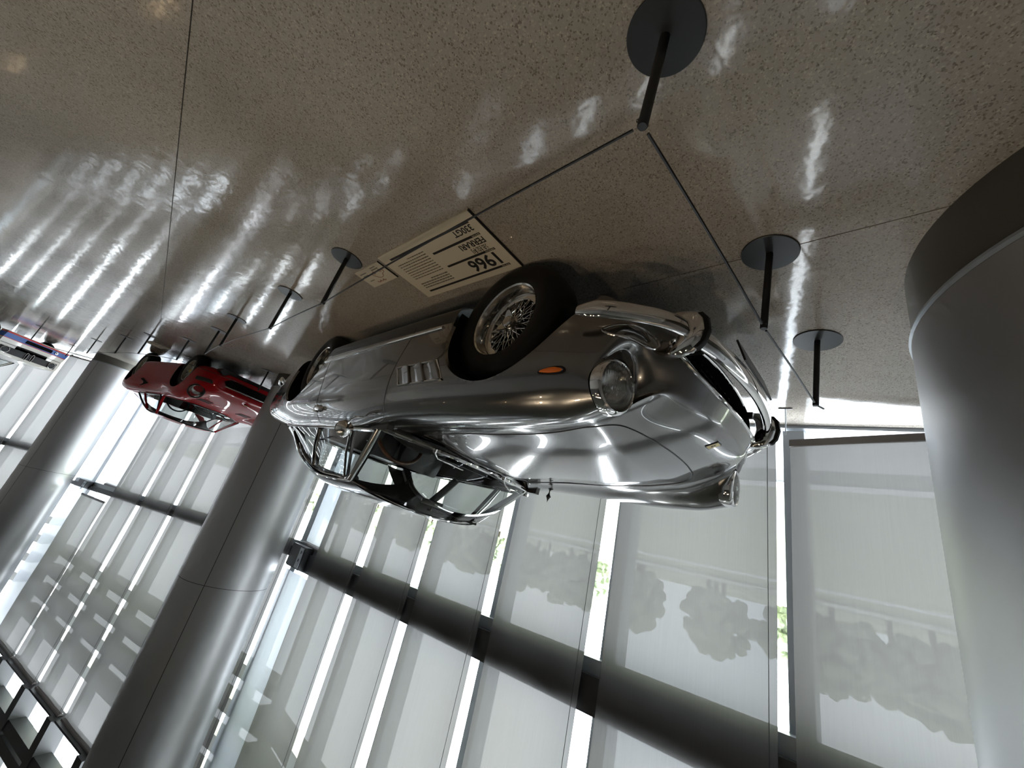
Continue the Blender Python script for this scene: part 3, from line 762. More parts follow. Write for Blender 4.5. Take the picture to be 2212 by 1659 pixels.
def greenhouse(car, bvh):
    yb = np.linspace(-1, 1, 33)
    base = [(wsx(.705*t), .705*t, .938-.024*t*t) for t in yb]
    topc = [(-1.10-.165*t*t, .592*t, 1.322-.072*t*t) for t in yb]
    G = []
    for u in np.linspace(0, 1, 13):
        G.append([tuple(np.array(b)*(1-u)+np.array(t)*u+np.array([.020, 0, .016])*4*u*(1-u)) for b, t in zip(base, topc)])
    MB().grid(G).build('windscreen', 'car_glass', car, fixn=False)
    MB().tube(base, .011, 8, flat=(1.3, 1)).build('windscreen_trim', 'chrome', car)
    MB().tube([(p[0]-.006, p[1], p[2]+.004) for p in topc], .009, 8).build('windscreen_trim', 'chrome', car)
    # roof
    rows = [[(-1.095, 0, 1.330), (-1.14, .32, 1.317), (-1.21, .50, 1.290), RAIL[0]],
            [(-1.40, 0, 1.352), (-1.43, .33, 1.340), (-1.46, .52, 1.312), RAIL[1]],
            [(-1.75, 0, 1.360), (-1.76, .34, 1.347), (-1.77, .53, 1.316), RAIL[2]],
            [(-2.15, 0, 1.345), (-2.15, .34, 1.332), (-2.13, .53, 1.292), RAIL[3]],
            [(-2.50, 0, 1.300), (-2.49, .33, 1.285), (-2.44, .52, 1.238), RAIL[4]],
            [(-2.75, 0, 1.235), (-2.73, .32, 1.220), (-2.66, .52, 1.165), RAIL[5]]]
    rows = np.array(rows)
    fine = np.array([spl(rows[:, c], 8) for c in range(4)]).transpose(1, 0, 2)
    half = np.array([spl(r, 8) for r in fine])
    full = np.concatenate([half[:, ::-1]*np.array([1, -1, 1]), half[:, 1:]], axis=1)
    MB().grid(full).build('roof', 'paint_silver', car, angle=60)
    inn = full*np.array([1, .97, 1])-np.array([.01, 0, .022])
    MB().grid(inn).build('headliner', 'headliner', car)
    for s in (1, -1):
        # rear quarter panel (C pillar)
        sh = [(-2.66, .52, 1.165), (-2.80, .525, 1.10), (-2.95, .54, 1.03), (-3.12, .57, .945)]
        rl = [RAIL[5], (-2.64, .652, 1.03), RAIL[6], (-2.80, .70, .945)]
        A = spl(np.array(sh), 6); B = spl(np.array(rl), 6)
        G = [[(a[0]*(1-t)+b[0]*t+.0, s*((a[1]*(1-t)+b[1]*t)+.022*4*t*(1-t)), a[2]*(1-t)+b[2]*t+.018*4*t*(1-t)) for t in np.linspace(0, 1, 9)] for a, b in zip(A, B)]
        MB().grid(G).build('rear_pillar', 'paint_silver', car)
        # drip rail
        MB().tube([(p[0], s*(p[1]+.004), p[2]+.002) for p in spl(np.array(RAIL), 8)], .008, 8).build('drip_rail', 'chrome', car)
        # side glass
        RT = spl(np.array([(-.955, .712, .930), (-1.10, .668, 1.075), (-1.285, .610, 1.236)]+[(p[0], p[1]-.010, p[2]-.022) for p in RAIL[1:]]), 8)
        xs = np.linspace(-.96, -2.66, 60)
        zt = np.interp(-xs, -RT[:, 0], RT[:, 2]); yt = np.interp(-xs, -RT[:, 0], RT[:, 1])
        G = []
        for x, z, y in zip(xs, zt, yt):
            G.append([(x, s*(.728*(1-t)+y*t-.004+.012*4*t*(1-t)), .938*(1-t)+z*t) for t in np.linspace(0, 1, 7)])
        sp = [int(np.argmin(abs(xs+1.27))), int(np.argmin(abs(xs+1.93)))]
        gp = [(0, sp[0]), (sp[0], sp[1]), (sp[1], 59)]
        for a, b in gp: MB().grid(G[a:b+1]).build('side_window', 'car_glass', car, fixn=False)
        fr = [(p[0], s*(p[1]-.002), p[2]+.004) for p in RT]
        MB().tube(fr, .010, 8).build('window_frame', 'chrome', car)
        MB().tube([(x, s*.738, .942) for x in np.linspace(-.93, -2.72, 30)], .010, 8, flat=(1.3, 1)).build('belt_trim', 'chrome', car)
        # A pillar: painted outside with dark inside
        AP = [(-.935, s*.700, .918), (-1.10, s*.648, 1.080), (-1.275, s*.598, 1.248)]
        AP = spl(np.array(AP), 6)
        MB().tube(AP, .017, 10, flat=(1.0, 1.1)).build('windscreen_pillar', 'chrome_dull', car)
        MB().tube([(p[0]-.012, p[1]-s*.016, p[2]-.004) for p in AP], .020, 8).build('pillar_trim', 'dash_black', car)
        # posts
        for b, t in (((-1.265, .735, .942), (-1.355, .612, 1.238)), ((-1.885, .738, .942), (-2.02, .612, 1.228))):
            MB().tube([(b[0], s*b[1], b[2]), ((b[0]+t[0])/2, s*((b[1]+t[1])/2+.012), (b[2]+t[2])/2), (t[0], s*t[1], t[2])], .010, 8, flat=(1, .8)).build('window_post', 'chrome', car)
            MB().tube([(b[0]-.012, s*(b[1]-.03), b[2]), (t[0]-.012, s*(t[1]-.03), t[2])], .016 if b[0] > -1.5 else .034, 8, flat=(1, .5)).build('post_trim', 'dash_black', car)
        ir = [(p[0], s*(p[1]-.035), p[2]-.018) for p in spl(np.array(RAIL[:6]), 6)]
        MB().tube(ir, .022, 8).build('rail_trim', 'dash_black', car)
        MB().tube([(-2.56, s*.60, 1.08), (-2.75, s*.62, .97)], .045, 8).build('rear_trim', 'dash_black', car)
    # rear window
    top = full[-1]
    bot = [(-3.17+.10*(p[1]/.52)**2, p[1]*1.04, .952-.004*(p[1]/.5)**2) for p in top]
    sel = [i for i in range(len(top)) if abs(top[i][1]) < .525]
    G = [[tuple(np.array(top[i])*(1-t)+np.array(bot[i])*t+np.array([-.02, 0, .03])*4*t*(1-t)) for i in sel] for t in np.linspace(0, 1, 9)]
    MB().grid(G).build('rear_window', 'car_glass', car, fixn=False)
    MB().tube([tuple(top[i]) for i in sel], .010, 8).build('rear_window_trim', 'chrome', car)
    MB().tube([tuple(bot[i]) for i in sel], .010, 8).build('rear_window_trim', 'chrome', car)
def interior(car):
    MB().box(-3.0, -.6, -.66, .66, .25, .27).build('cabin_floor', 'leather', car)
    for s in (1, -1):
        MB().box(-2.7, -.8, s*.70-.02, s*.70+.02, .27, .925).build('door_card', 'leather', car)
    # dash
    prof = [(-.03, .895), (-.10, .915), (-.24, .912), (-.30, .885), (-.33, .83), (-.32, .72), (-.28, .62), (-.05, .60)]
    G = [[(wsx(y)+dx-.02, y, z-.012*(abs(y)/.66)**2) for dx, z in prof] for y in np.linspace(-.655, .655, 21)]
    d = MB().grid(G).build('dashboard', 'dash_black', car, fixn=False)
    MB().lathe([(.055, 0), (.050, .02), (.045, .02)], 24, 'x').xf(Matrix.Translation((-1.03, .36, .80)) @ Matrix.Rotation(PI, 4, 'Z')).build('gauge', 'chrome_dull', d)
    # binnacle hump
    G = [[(x, .36+.22*math.cos(a), .875+.075*math.sin(a)*k) for a in np.linspace(0, PI, 14)] for x, k in ((-.82, .35), (-.92, .9), (-1.02, 1.0), (-1.04, .9))]
    MB().grid(G).build('instrument_hood', 'dash_black', d)
    # steering wheel
    M = Matrix.Translation((-1.27, .36, .865)) @ Matrix.Rotation(math.radians(-66), 4, 'Y')
    R = .195
    sw = MB().tube([(R*math.cos(a), R*math.sin(a), 0) for a in np.linspace(0, 2*PI, 49)[:-1]], .0135, 10, closed=True).xf(M).build('steering_wheel', 'wood_rim', car)
    for k in range(3):
        a = PI/2+k*2*PI/3+.52
        MB().tube([(.03*math.cos(a), .03*math.sin(a), -.03), (.1*math.cos(a), .1*math.sin(a), -.018), (R*math.cos(a), R*math.sin(a), 0)], .010, 6, flat=(.25, 1.3)).xf(M).build('spoke', 'chrome_dull', sw)
    MB().lathe([(.035, -.045), (.042, -.030), (.036, -.018), (0, -.012)], 20, 'z').xf(M).build('horn_push', 'black_trim', sw)
    MB().tube([(-1.24, .36, .85), (-1.0, .36, .74)], .022, 10).build('steering_column', 'black_trim', sw)
    # seats
    for y in (.36, -.36):
        st = MB().bbox(-2.0, -1.45, y-.25, y+.25, .34, .52, .05).build('seat', 'leather', car)
        bk = MB().bbox(-.075, .075, y-.24, y+.24, 0, .56, .05).xf(Matrix.Translation((-2.0, 0, .44)) @ Matrix.Rotation(math.radians(-18), 4, 'Y'))
        bk.build('backrest', 'leather', st)
    MB().bbox(-2.75, -2.35, -.52, .52, .38, .56, .05).build('rear_seat', 'leather', car)
    MB().bbox(-2.95, -2.75, -.52, .52, .5, .93, .05).build('rear_backrest', 'leather', car)
    MB().box(-3.12, -2.85, -.55, .55, .91, .93).build('parcel_shelf', 'leather', car)
    # rear-view mirror
    m = MB().bbox(-.012, .012, -.085, .085, -.022, .022, .008).build('rear_view_mirror', 'chrome_dull', car, loc=(-1.17, -.02, 1.235), rot=(0, .2, .35))
    MB().tube([(0, 0, .02), (.02, 0, .055)], .005, 6).build('mirror_stem', 'chrome_dull', m)
    # sun visors
    for y in (.30, -.30): MB().bbox(-1.33, -1.17, y-.2, y+.2, 1.275, 1.290, .005).build('sun_visor', 'headliner', car)
# ------------------------------------------------------------------ the two cars further back
def net_body(ST_, caps, xs, lv=3, crease_cols=()):
    rows = []
    for s in ST_:
        rows.append([(s[0], 0, s[1]), (s[0], .45, s[1])]+[(s[0], y, z) for y, z in s[2:11]]+[(s[0], 0, s[11])])
    rows = np.array(rows); K = 12
    N = np.zeros((len(xs), K, 3))
    for c in range(K):
        P = spl(rows[:, c], 16)
        for i, x in enumerate(xs): N[i, c] = [x, np.interp(-x, -P[:, 0], P[:, 1]), np.interp(-x, -P[:, 0], P[:, 2])]
    def cap(base, x, k, zc):
        e = base.copy(); e[:, 0] = x; e[:, 1] *= k; e[:, 2] = zc+(e[:, 2]-zc)*k; return e
    f, b = caps
    N = np.concatenate([[cap(N[0], x, k, f[-1]) for x, k in f[0][::-1]], N, [cap(N[-1], x, k, b[-1]) for x, k in b[0]]])
    R = len(N); V = [tuple(p) for r in N for p in r]; F = []
    for i in range(R-1):
        for c in range(K-1): F.append((i*K+c, i*K+c+1, (i+1)*K+c+1, (i+1)*K+c))
    mp = {}; n0 = len(V)
    for i in range(n0):
        if abs(V[i][1]) < 1e-9: mp[i] = i
        else: mp[i] = len(V); V.append((V[i][0], -V[i][1], V[i][2]))
    F += [tuple(mp[q] for q in f_)[::-1] for f_ in F]
    cr = []
    for c, w in crease_cols:
        for i in range(R-1): cr += [(i*K+c, (i+1)*K+c, w), (mp[i*K+c], mp[(i+1)*K+c], w)]
    nf = len(f[0])
    T = np.array(V); C = T.copy()
    for _ in range(3):
        me = subsurf(C, F, 1, cr); co = np.zeros(len(me.vertices)*3); me.vertices.foreach_get('co', co); C += T-co.reshape(-1, 3)[:len(T)]; bpy.data.meshes.remove(me)
    me = subsurf(C, F, lv, cr)
    co = np.zeros(len(me.vertices)*3); me.vertices.foreach_get('co', co); co = co.reshape(-1, 3); fa = np.array([p.vertices[:] for p in me.polygons]); bpy.data.meshes.remove(me)
    return co, fa
def finish_body(car, co, fa, arches, paint, cabf, hoodf=None, doorf=None, wellm='well_black'):
    co, fa = carve_arches(co, fa, arches, .5)
    N = vertex_normals(co, fa)
    ctr = co[fa].mean(1); fn = np.cross(co[fa[:, 2]]-co[fa[:, 0]], co[fa[:, 3]]-co[fa[:, 1]])
    if (fn*(ctr-np.array([-1.3, 0, .5]))).sum(1).mean() < 0: fa = fa[:, ::-1]; N = -N; fn = -fn
    ctr = co[fa].mean(1)
    cab = cabf(*ctr.T)
    hood = hoodf(*ctr.T) & ~cab if hoodf else np.zeros(len(fa), bool)
    door = doorf(*ctr.T) & ~cab & ~hood if doorf else np.zeros(len(fa), bool)
    bvh = BVHTree.FromPolygons([tuple(p) for p in co], [tuple(f) for f in fa[~cab]])
    piece('body_shell', co, fa[~(cab | hood | door)], N, paint, car)
    if hood.any(): piece('hood', co, fa[hood], N, paint, car)
    for s in (1, -1):
        q = door & (ctr[:, 1]*s > 0)
        if q.any(): piece('door', co, fa[q], N, paint, car)
    for cx, cz, R in arches:
        for s in (1, -1):
            ring = [(cx+R*math.cos(a), s*.84, cz+R*math.sin(a)) for a in np.linspace(-.1, PI+.1, 30)]
            ring = []
            for a in np.linspace(-.1, PI+.1, 30):
                h = bvh.ray_cast(Vector((cx+(R+.015)*math.cos(a), s*1.4, cz+(R+.015)*math.sin(a))), Vector((0, -s, 0)))[0]
                ring.append((cx+R*math.cos(a), (h.y if h is not None else s*.8)-s*.004, cz+R*math.sin(a)))
            mb = MB().grid([ring, [(p[0], s*.4, p[2]) for p in ring]]); mb.add([(p[0], s*.4, p[2]) for p in ring], [tuple(range(len(ring)))])
            mb.build('wheel_well', wellm, car, fixn=False)
    return bvh
def simple_greenhouse(car, base, top, rail, belt, roofc, rearb, paint, trim):
    """base/top: (centre xyz, corner xyz) of the windscreen; rail: side roof line; belt: side base line; roofc: roof centre line; rearb: rear window foot (centre, corner)"""
    t = np.linspace(-1, 1, 17)
    def arc(c, k): return [tuple(np.array([c[0]+(k[0]-c[0])*q*q, k[1]*q, c[2]+(k[2]-c[2])*q*q])) for q in t]
    B, T = arc(*base), arc(*top)
    MB().grid([[tuple(np.array(b)*(1-u)+np.array(tt)*u+np.array([.02, 0, .016])*4*u*(1-u)) for b, tt in zip(B, T)] for u in np.linspace(0, 1, 7)]).build('windscreen', 'car_glass', car, fixn=False)
    MB().tube(B, .012, 6).build('windscreen_trim', trim, car); MB().tube(T, .010, 6).build('windscreen_trim', trim, car)
    Rl = spl(np.array(rail), 6); Rc = spl(np.array(roofc), 6); n = min(len(Rl), len(Rc))
    ii = np.linspace(0, 1, 19)
    def at(P, u): k = u*(len(P)-1); i = int(min(k, len(P)-2)); return P[i]*(1-(k-i))+P[i+1]*(k-i)
    G = []
    for u in ii:
        c = at(Rc, u); r = at(Rl, u); row = []
        for q in np.linspace(-1, 1, 17):
            a = abs(q); w = 1-(1-a)**1.0
            x = c[0]+(r[0]-c[0])*a*a; z = c[2]+(r[2]-c[2])*a**3; row.append((x, r[1]*q if True else 0, z))
        G.append(row)
    MB().grid(G).build('roof', paint, car, fixn=False)
    MB().grid([[(p[0], p[1]*.97, p[2]-.03) for p in r] for r in G]).build('headliner', 'headliner', car, fixn=False)
    last = G[-1]; cR, kR = rearb
    foot = arc(cR, kR)
    MB().grid([[tuple(np.array(a)*(1-u)+np.array(b)*u) for a, b in zip(last, foot)] for u in np.linspace(0, 1, 5)]).build('rear_window', 'car_glass', car, fixn=False)
    for s in (1, -1):
        bl = np.array(belt)
        GL = []
        xs = np.linspace(bl[0][0], bl[-1][0], 25)
        full = np.concatenate([[bl[0]], Rl, [bl[-1]]])
        o = np.argsort(-full[:, 0])
        fx = full[o]
        for x in xs:
            b = [np.interp(-x, -bl[:, 0], bl[:, k]) for k in (1, 2)]; tp = [np.interp(-x, -fx[:, 0], fx[:, k]) for k in (1, 2)]
            GL.append([(x, s*(b[0]*(1-u)+tp[0]*u-.004), b[1]*(1-u)+tp[1]*u) for u in np.linspace(0, 1, 4)])
        MB().grid(GL).build('side_window', 'car_glass', car, fixn=False)
        fr = [(p[0], s*p[1], p[2]) for p in fx]
        MB().tube(fr, .016, 6).build('window_frame', trim, car)
        MB().tube([(p[0], s*p[1], p[2]) for p in bl], .009, 6).build('belt_trim', trim, car)
        MB().tube([(B[0][0], s*abs(B[0][1]), B[0][2]), (T[0][0], s*abs(T[0][1]), T[0][2])], .022, 8).build('windscreen_pillar', paint, car)
    return B, T
def cabin(car, x0, x1, w, zb, seats):
    MB().box(x1, x0, -w, w, .22, .25).build('cabin_floor', 'leather', car)
    MB().bbox(x0-.32, x0-.02, -w, w, .55, zb-.03, .03).build('dashboard', 'dash_black', car)
    for y in (.34, -.34):
        for x in seats:
            st = MB().bbox(x-.5, x, y-.23, y+.23, .25, .42, .04).build('seat', 'leather', car)
            MB().bbox(-.06, .06, y-.22, y+.22, 0, .52, .04).xf(Matrix.Translation((x-.5, 0, .38)) @ Matrix.Rotation(-.3, 4, 'Y')).build('backrest', 'leather', st)
    M = Matrix.Translation((x0-.42, .34, zb+.02)) @ Matrix.Rotation(math.radians(-62), 4, 'Y')
    MB().tube([(.18*math.cos(a), .18*math.sin(a), 0) for a in np.linspace(0, 2*PI, 33)[:-1]], .013, 8, closed=True).xf(M).build('steering_wheel', 'black_trim', car)
def build_red():
    car = thing('sports_car', 'low red mid-engined sports car with black grille beyond the coupe', 'car', RED_POS, RED_ROT)
    RS = [(.80, .22, (.55, .24), (.62, .30), (.66, .37), (.66, .43), (.62, .485), (.52, .515), (.42, .52), (.3, .525), (.15, .527), .528),
          (.60, .19, (.70, .20), (.78, .32), (.80, .42), (.80, .52), (.77, .60), (.66, .645), (.54, .625), (.42, .600), (.2, .605), .61),
          (.30, .18, (.74, .19), (.83, .32), (.85, .48), (.85, .60), (.80, .71), (.66, .765), (.52, .70), (.42, .655), (.2, .66), .665),
          (.0, .18, (.76, .19), (.845, .32), (.865, .50), (.865, .64), (.81, .76), (.68, .815), (.53, .745), (.43, .70), (.2, .705), .71),
          (-.35, .18, (.77, .19), (.84, .32), (.86, .50), (.855, .64), (.80, .75), (.69, .80), (.56, .77), (.45, .74), (.2, .75), .755),
          (-.7, .18, (.77, .19), (.83, .32), (.845, .50), (.835, .64), (.79, .75), (.72, .795), (.6, .80), (.5, .80), (.2, .81), .815),
          (-1.3, .18, (.77, .19), (.83, .32), (.84, .50), (.83, .64), (.79, .76), (.72, .81), (.62, .83), (.5, .84), (.2, .85), .85),
          (-1.9, .18, (.77, .19), (.845, .32), (.865, .50), (.865, .66), (.82, .78), (.73, .83), (.62, .845), (.5, .855), (.2, .87), .875),
          (-2.5, .20, (.77, .22), (.85, .34), (.875, .52), (.875, .68), (.83, .80), (.72, .85), (.6, .845), (.5, .845), (.2, .86), .865),
          (-2.85, .24, (.72, .26), (.80, .38), (.82, .55), (.82, .70), (.78, .79), (.68, .82), (.58, .815), (.45, .815), (.2, .825), .83),
          (-3.12, .34, (.62, .36), (.70, .46), (.72, .58), (.72, .70), (.69, .76), (.6, .785), (.5, .785), (.4, .785), (.2, .79), .79)]
    xs = [.80, .70, .60, .45, .30, .15, 0, -.15, -.35, -.5, -.7, -1.0, -1.3, -1.6, -1.9, -2.2, -2.5, -2.7, -2.85, -3.0, -3.12]
    co, fa = net_body(RS, (([(.86, .90), (.875, .45)], .38), ([(-3.16, .85), (-3.17, .4)], .60)), xs)
    bvh = finish_body(car, co, fa, [(.0, .32, .345), (-2.50, .33, .355)], 'paint_red',
        lambda X, Y, Z: (Z > .73) & (np.abs(Y) < .64) & (X < -.47-.33*(np.abs(Y)/.66)**2) & (X > -1.95),
        lambda X, Y, Z: (Z > .5) & (np.abs(Y) < np.interp(X, [-.45, .2, .55, .70], [.60, .46, .34, .02])) & (X < .68) & (X > -.42-.2*(np.abs(Y)/.6)**2),
        lambda X, Y, Z: (np.abs(Y) > .66) & (X < -.62) & (X > -1.62) & (Z > .25) & (Z < .80))
    simple_greenhouse(car, ((-.44, 0, .772), (-.80, .655, .805)), ((-1.00, 0, 1.150), (-1.14, .515, 1.115)), [(-1.14, .515, 1.115), (-1.40, .535, 1.125), (-1.66, .55, 1.085), (-1.98, .60, .96)],
        [(-.83, .70, .808), (-1.3, .715, .825), (-1.98, .70, .845)], [(-1.00, 0, 1.155), (-1.25, 0, 1.180), (-1.6, 0, 1.165), (-1.85, 0, 1.10)], ((-1.92, 0, .88), (-2.0, .58, .86)), 'paint_red', 'black_trim')
    # sail panels behind the cabin
    for s in (1, -1):
        G = [[(x, s*y, z) for x, y, z in r] for r in ([(-1.66, .55, 1.085), (-1.66, .50, 1.10)], [(-1.98, .60, .98), (-1.95, .52, 1.04)], [(-2.4, .66, .875), (-2.35, .54, .93)], [(-2.8, .68, .835), (-2.75, .58, .845)])]
        MB().grid(G).build('sail_panel', 'paint_red', car, fixn=False)
        # window divider
        MB().tube([(-1.60, s*.71, .835), (-1.58, s*.56, 1.09)], .018, 6).build('window_post', 'paint_red', car)
        # headlamp in its scoop
        c = Vector((.545, s*.695, .612))
        d = Vector((.84, s*.42, .28)).normalized(); c = bvh.ray_cast(c+d*.9, -d)[0]+d*.050; M = Matrix.Translation(c) @ d.to_track_quat('X', 'Z').to_matrix().to_4x4()
        h = MB().lathe([(.118, -.06), (.118, .0), (.108, .010), (.098, .004), (.096, -.004)], 28, 'x').xf(M).build('headlamp', 'black_trim', car)
        MB().lathe([(.096, -.004), (.06, -.05), (0, -.062)], 24, 'x').xf(M).build('reflector', 'chrome', h)
        o = MB().lathe([(.096, .0), (.06, .012), (0, .018)], 28, 'x').build('lens', 'lamp_glass', h); o.matrix_local = M
        # slim bumper, repeater, side scoop, bonnet vent
        MB().tube([(.60, s*.82, .44), (.74, s*.74, .435), (.83, s*.58, .43), (.855, s*.47, .43)], .024, 10, flat=(1.3, .8)).build('bumper', 'black_trim', car)
        sc = [bvh.ray_cast(Vector((x, s*1.4, z)), Vector((0, -s, 0)))[0] for x, z in ((-1.30, .665), (-1.66, .735), (-1.72, .60), (-1.62, .585))]
        MB().add([(p.x, p.y+s*.003, p.z) for p in sc], [(0, 1, 2, 3)]).build('side_scoop', 'well_black', car)
        for k in range(3):
            P = curve_on(bvh, [(.10-.075*k, s*y, 0) for y in np.linspace(.24, .44, 8)], (0, 0, -1), .003)
            MB().tube(P, .016, 6, flat=(.4, 1)).build('bonnet_louvre', 'black_trim', car)
        MB().lathe([(.05, 0), (.045, .02), (0, .025)], 16, 'x').xf(Matrix.Translation((-3.15, s*.5, .62)) @ Matrix.Rotation(PI, 4, 'Z')).build('tail_lamp', 'tail_red', car)
        MB().tube([(-3.05, s*.66, .45), (-3.20, s*.5, .45)], .03, 8).build('rear_bumper', 'chrome', car)
    # grille mouth
    P = [(.872, y, z) for y, z in ((-.46, .30), (.46, .30), (.54, .36), (.48, .425), (-.48, .425), (-.54, .36))]
    MB().prism([(y, z) for _, y, z in P], 'x', .80, .884).build('grille', 'well_black', car, smooth=False)
    for k in range(5): MB().box(.882, .892, -.48, .48, .312+k*.024, .318+k*.024).build('grille_bar', 'black_trim', car, smooth=False)
    MB().tube([(.885, y, .43-.0*abs(y)) for y in np.linspace(-.5, .5, 9)], .010, 6).build('grille_trim', 'chrome', car)
    sp = MB().prism([(-.62, .17), (.62, .17), (.66, .22), (.60, .27), (-.60, .27), (-.66, .22)], 'x', .60, .84).build('front_spoiler', 'plastic_black', car, smooth=False)
    h = bvh.ray_cast(Vector((.70, 0, 1.2)), Vector((0, 0, -1)))[0]
    MB().bbox(h.x-.035, h.x+.035, -.025, .025, h.z-.002, h.z+.006, .002).build('nose_badge', 'badge_yellow', car)
    for y0, y1 in ((.30, -.05), (-.12, -.50)):
        MB().tube([(-.46-.33*(y0/.66)**2+.02, y0, .785), (-.56, (y0+y1)/2, .845), (-.58-.3*(y1/.66)**2, y1, .85)], .008, 6).build('wiper', 'black_trim', car)
    cabin(car, -.62, -1.85, .60, .80, (-.95,))
    for x in (0, -2.50):
        for s in (1, -1): wheel_parts(car, x, s*.70, .315, s, .315, .192, .20, style='multi')
    MB().box(-3.0, .6, -.5, .5, .17, .19).build('floor_pan', 'well_black', car)
RED_POS = (-7.50, .665, 0); RED_ROT = math.radians(-14.4)
def build_white():
    car = thing('sedan', 'white boxy two-door sedan with blue and red stripes on its front spoiler', 'car', WHITE_POS, WHITE_ROT)
    WS = [(.70, .26, (.70, .27), (.755, .36), (.775, .50), (.782, .66), (.776, .735), (.755, .775), (.70, .795), (.5, .805), (.25, .815), .82),
          (.30, .22, (.74, .23), (.79, .34), (.80, .50), (.80, .68), (.792, .775), (.765, .822), (.70, .848), (.5, .862), (.25, .875), .88),
          (-.5, .20, (.755, .21), (.80, .34), (.81, .50), (.81, .70), (.80, .80), (.78, .85), (.70, .88), (.5, .895), (.25, .905), .91),
          (-1.6, .20, (.755, .21), (.80, .34), (.81, .50), (.81, .70), (.80, .80), (.78, .855), (.70, .885), (.5, .895), (.25, .905), .91),
          (-2.6, .20, (.755, .22), (.80, .34), (.805, .50), (.805, .70), (.795, .80), (.77, .855), (.70, .88), (.5, .89), (.25, .90), .90),
          (-3.25, .26, (.70, .27), (.76, .38), (.775, .50), (.775, .68), (.765, .78), (.74, .825), (.66, .85), (.5, .86), (.25, .865), .87)]
    xs = [.70, .5, .30, .15, 0, -.15, -.3, -.5, -.8, -1.2, -1.6, -2.0, -2.3, -2.5, -2.7, -2.95, -3.25]
    co, fa = net_body(WS, (([(.74, .965), (.748, .5)], .55), ([(-3.30, .9), (-3.31, .4)], .55)), xs, 3, ((6, .5),))
    bvh = finish_body(car, co, fa, [(0, .31, .345), (-2.5, .31, .34)], 'paint_white', lambda X, Y, Z: (Z > .84) & (np.abs(Y) < .68) & (X < -.55-.12*(np.abs(Y)/.66)**2) & (X > -2.62),
        lambda X, Y, Z: (Z > .78) & (np.abs(Y) < .66) & (X < .66) & (X > -.42), lambda X, Y, Z: (np.abs(Y) > .70) & (X < -.62) & (X > -1.85) & (Z > .25) & (Z < .86))
    simple_greenhouse(car, ((-.50, 0, .915), (-.64, .665, .885)), ((-.98, 0, 1.345), (-1.06, .535, 1.315)), [(-1.06, .535, 1.315), (-1.5, .555, 1.335), (-2.0, .55, 1.325), (-2.32, .555, 1.27)],
        [(-.66, .735, .888), (-1.6, .745, .892), (-2.62, .73, .888)], [(-.98, 0, 1.350), (-1.4, 0, 1.385), (-2.0, 0, 1.38), (-2.30, 0, 1.32)], ((-2.66, 0, .905), (-2.6, .62, .89)), 'paint_white', 'black_trim')
    for s in (1, -1): MB().tube([(-1.75, s*.735, .89), (-1.80, s*.55, 1.325)], .02, 6).build('window_post', 'black_trim', car)
    # grille panel, kidneys, lamps
    g = MB().bbox(.735, .765, -.70, .70, .555, .735, .012).build('grille', 'plastic_black', car)
    for k in range(6): MB().box(.764, .769, -.45, .45, .575+k*.027, .581+k*.027).build('grille_bar', 'plastic_black', g, smooth=False)
    for s in (1, -1):
        kd = MB().tube([(.775, s*.035+.03*math.cos(a)+s*.035, .645+.105*math.sin(a)) for a in np.linspace(0, 2*PI, 25)[:-1]], .009, 8, closed=True).build('kidney_grille', 'chrome', car)
        MB().bbox(.755, .772, s*.07-.026, s*.07+.026, .55, .74, .008).build('kidney_slats', 'well_black', kd)
        h = MB().lathe([(.098, -.02), (.096, .02), (.085, .026), (.083, .015)], 28, 'x', (.765, s*.575, .645)).build('headlamp', 'chrome', car)
        MB().lathe([(.083, .0), (.05, -.03), (0, -.04)], 24, 'x', (.77, s*.575, .645)).build('reflector', 'chrome_dull', h)
        o = MB().lathe([(.083, .0), (.05, .012), (0, .016)], 24, 'x').build('lens', 'lamp_glass', h, loc=(.785, s*.575, .645))
        MB().bbox(.52, .66, s*.785-.012, s*.785+.012, .665, .715, .01).build('side_indicator', 'amber', car)
        MB().box(.15, .72, s*.800-.006, s*.800+.002, .475, .485).build('side_line', 'plastic_black', car, smooth=False)
        # flared arch edge
        for cx in (0, -2.5):
            MB().tube([(cx+.355*math.cos(a), s*.805, .31+.355*math.sin(a)) for a in np.linspace(-.05, PI+.05, 24)], .018, 8).build('arch_flare', 'paint_white', car)
    MB().box(.738, .757, -.745, .745, .478, .488).build('trim_line', 'plastic_black', car, smooth=False)
    # deep front spoiler with stripes
    prof = [(.55, .145), (.79, .145), (.80, .19), (.775, .30), (.755, .455), (.55, .455)]
    spo = MB().prism(prof, 'y', -.78, .78).build('front_spoiler', 'paint_white', car, angle=20)
    def band(z0, z1, m, y0=-.782, y1=.782, name='stripe'):
        def fx(z): return np.interp(z, [.145, .19, .30, .455], [.79, .80, .775, .755])+.004
        G = [[(fx(z), y, z) for z in (z0, (z0+z1)/2, z1)] for y in (y0, y1)]
        MB().grid(G).build(name, m, spo, fixn=False)
        for s in (1, -1):
            MB().add([(.58, s*.784, z0), (fx(z0)-.004, s*.784, z0), (fx(z1)-.004, s*.784, z1), (.58, s*.784, z1)], [(0, 1, 2, 3)]).build(name, m, spo, fixn=False)
    band(.165, .205, 'stripe_red'); band(.205, .335, 'stripe_blue'); band(.335, .352, 'stripe_red')
    MB().box(.70, .801, -.36, .30, .225, .315).build('air_slot', 'well_black', spo, smooth=False)
    MB().lathe([(.035, 0), (.035, .03), (.02, .03), (.02, 0)], 16, 'x', (.79, -.47, .27)).build('tow_eye', 'chrome_dull', spo)
    cabin(car, -.72, -2.5, .62, .88, (-1.1, -1.95))
    for x in (0, -2.5):
        for s in (1, -1): wheel_parts(car, x, s*.69, .305, s, .305, .18, .18, style='star')
    MB().box(-3.1, .6, -.5, .5, .18, .2).build('floor_pan', 'well_black', car)
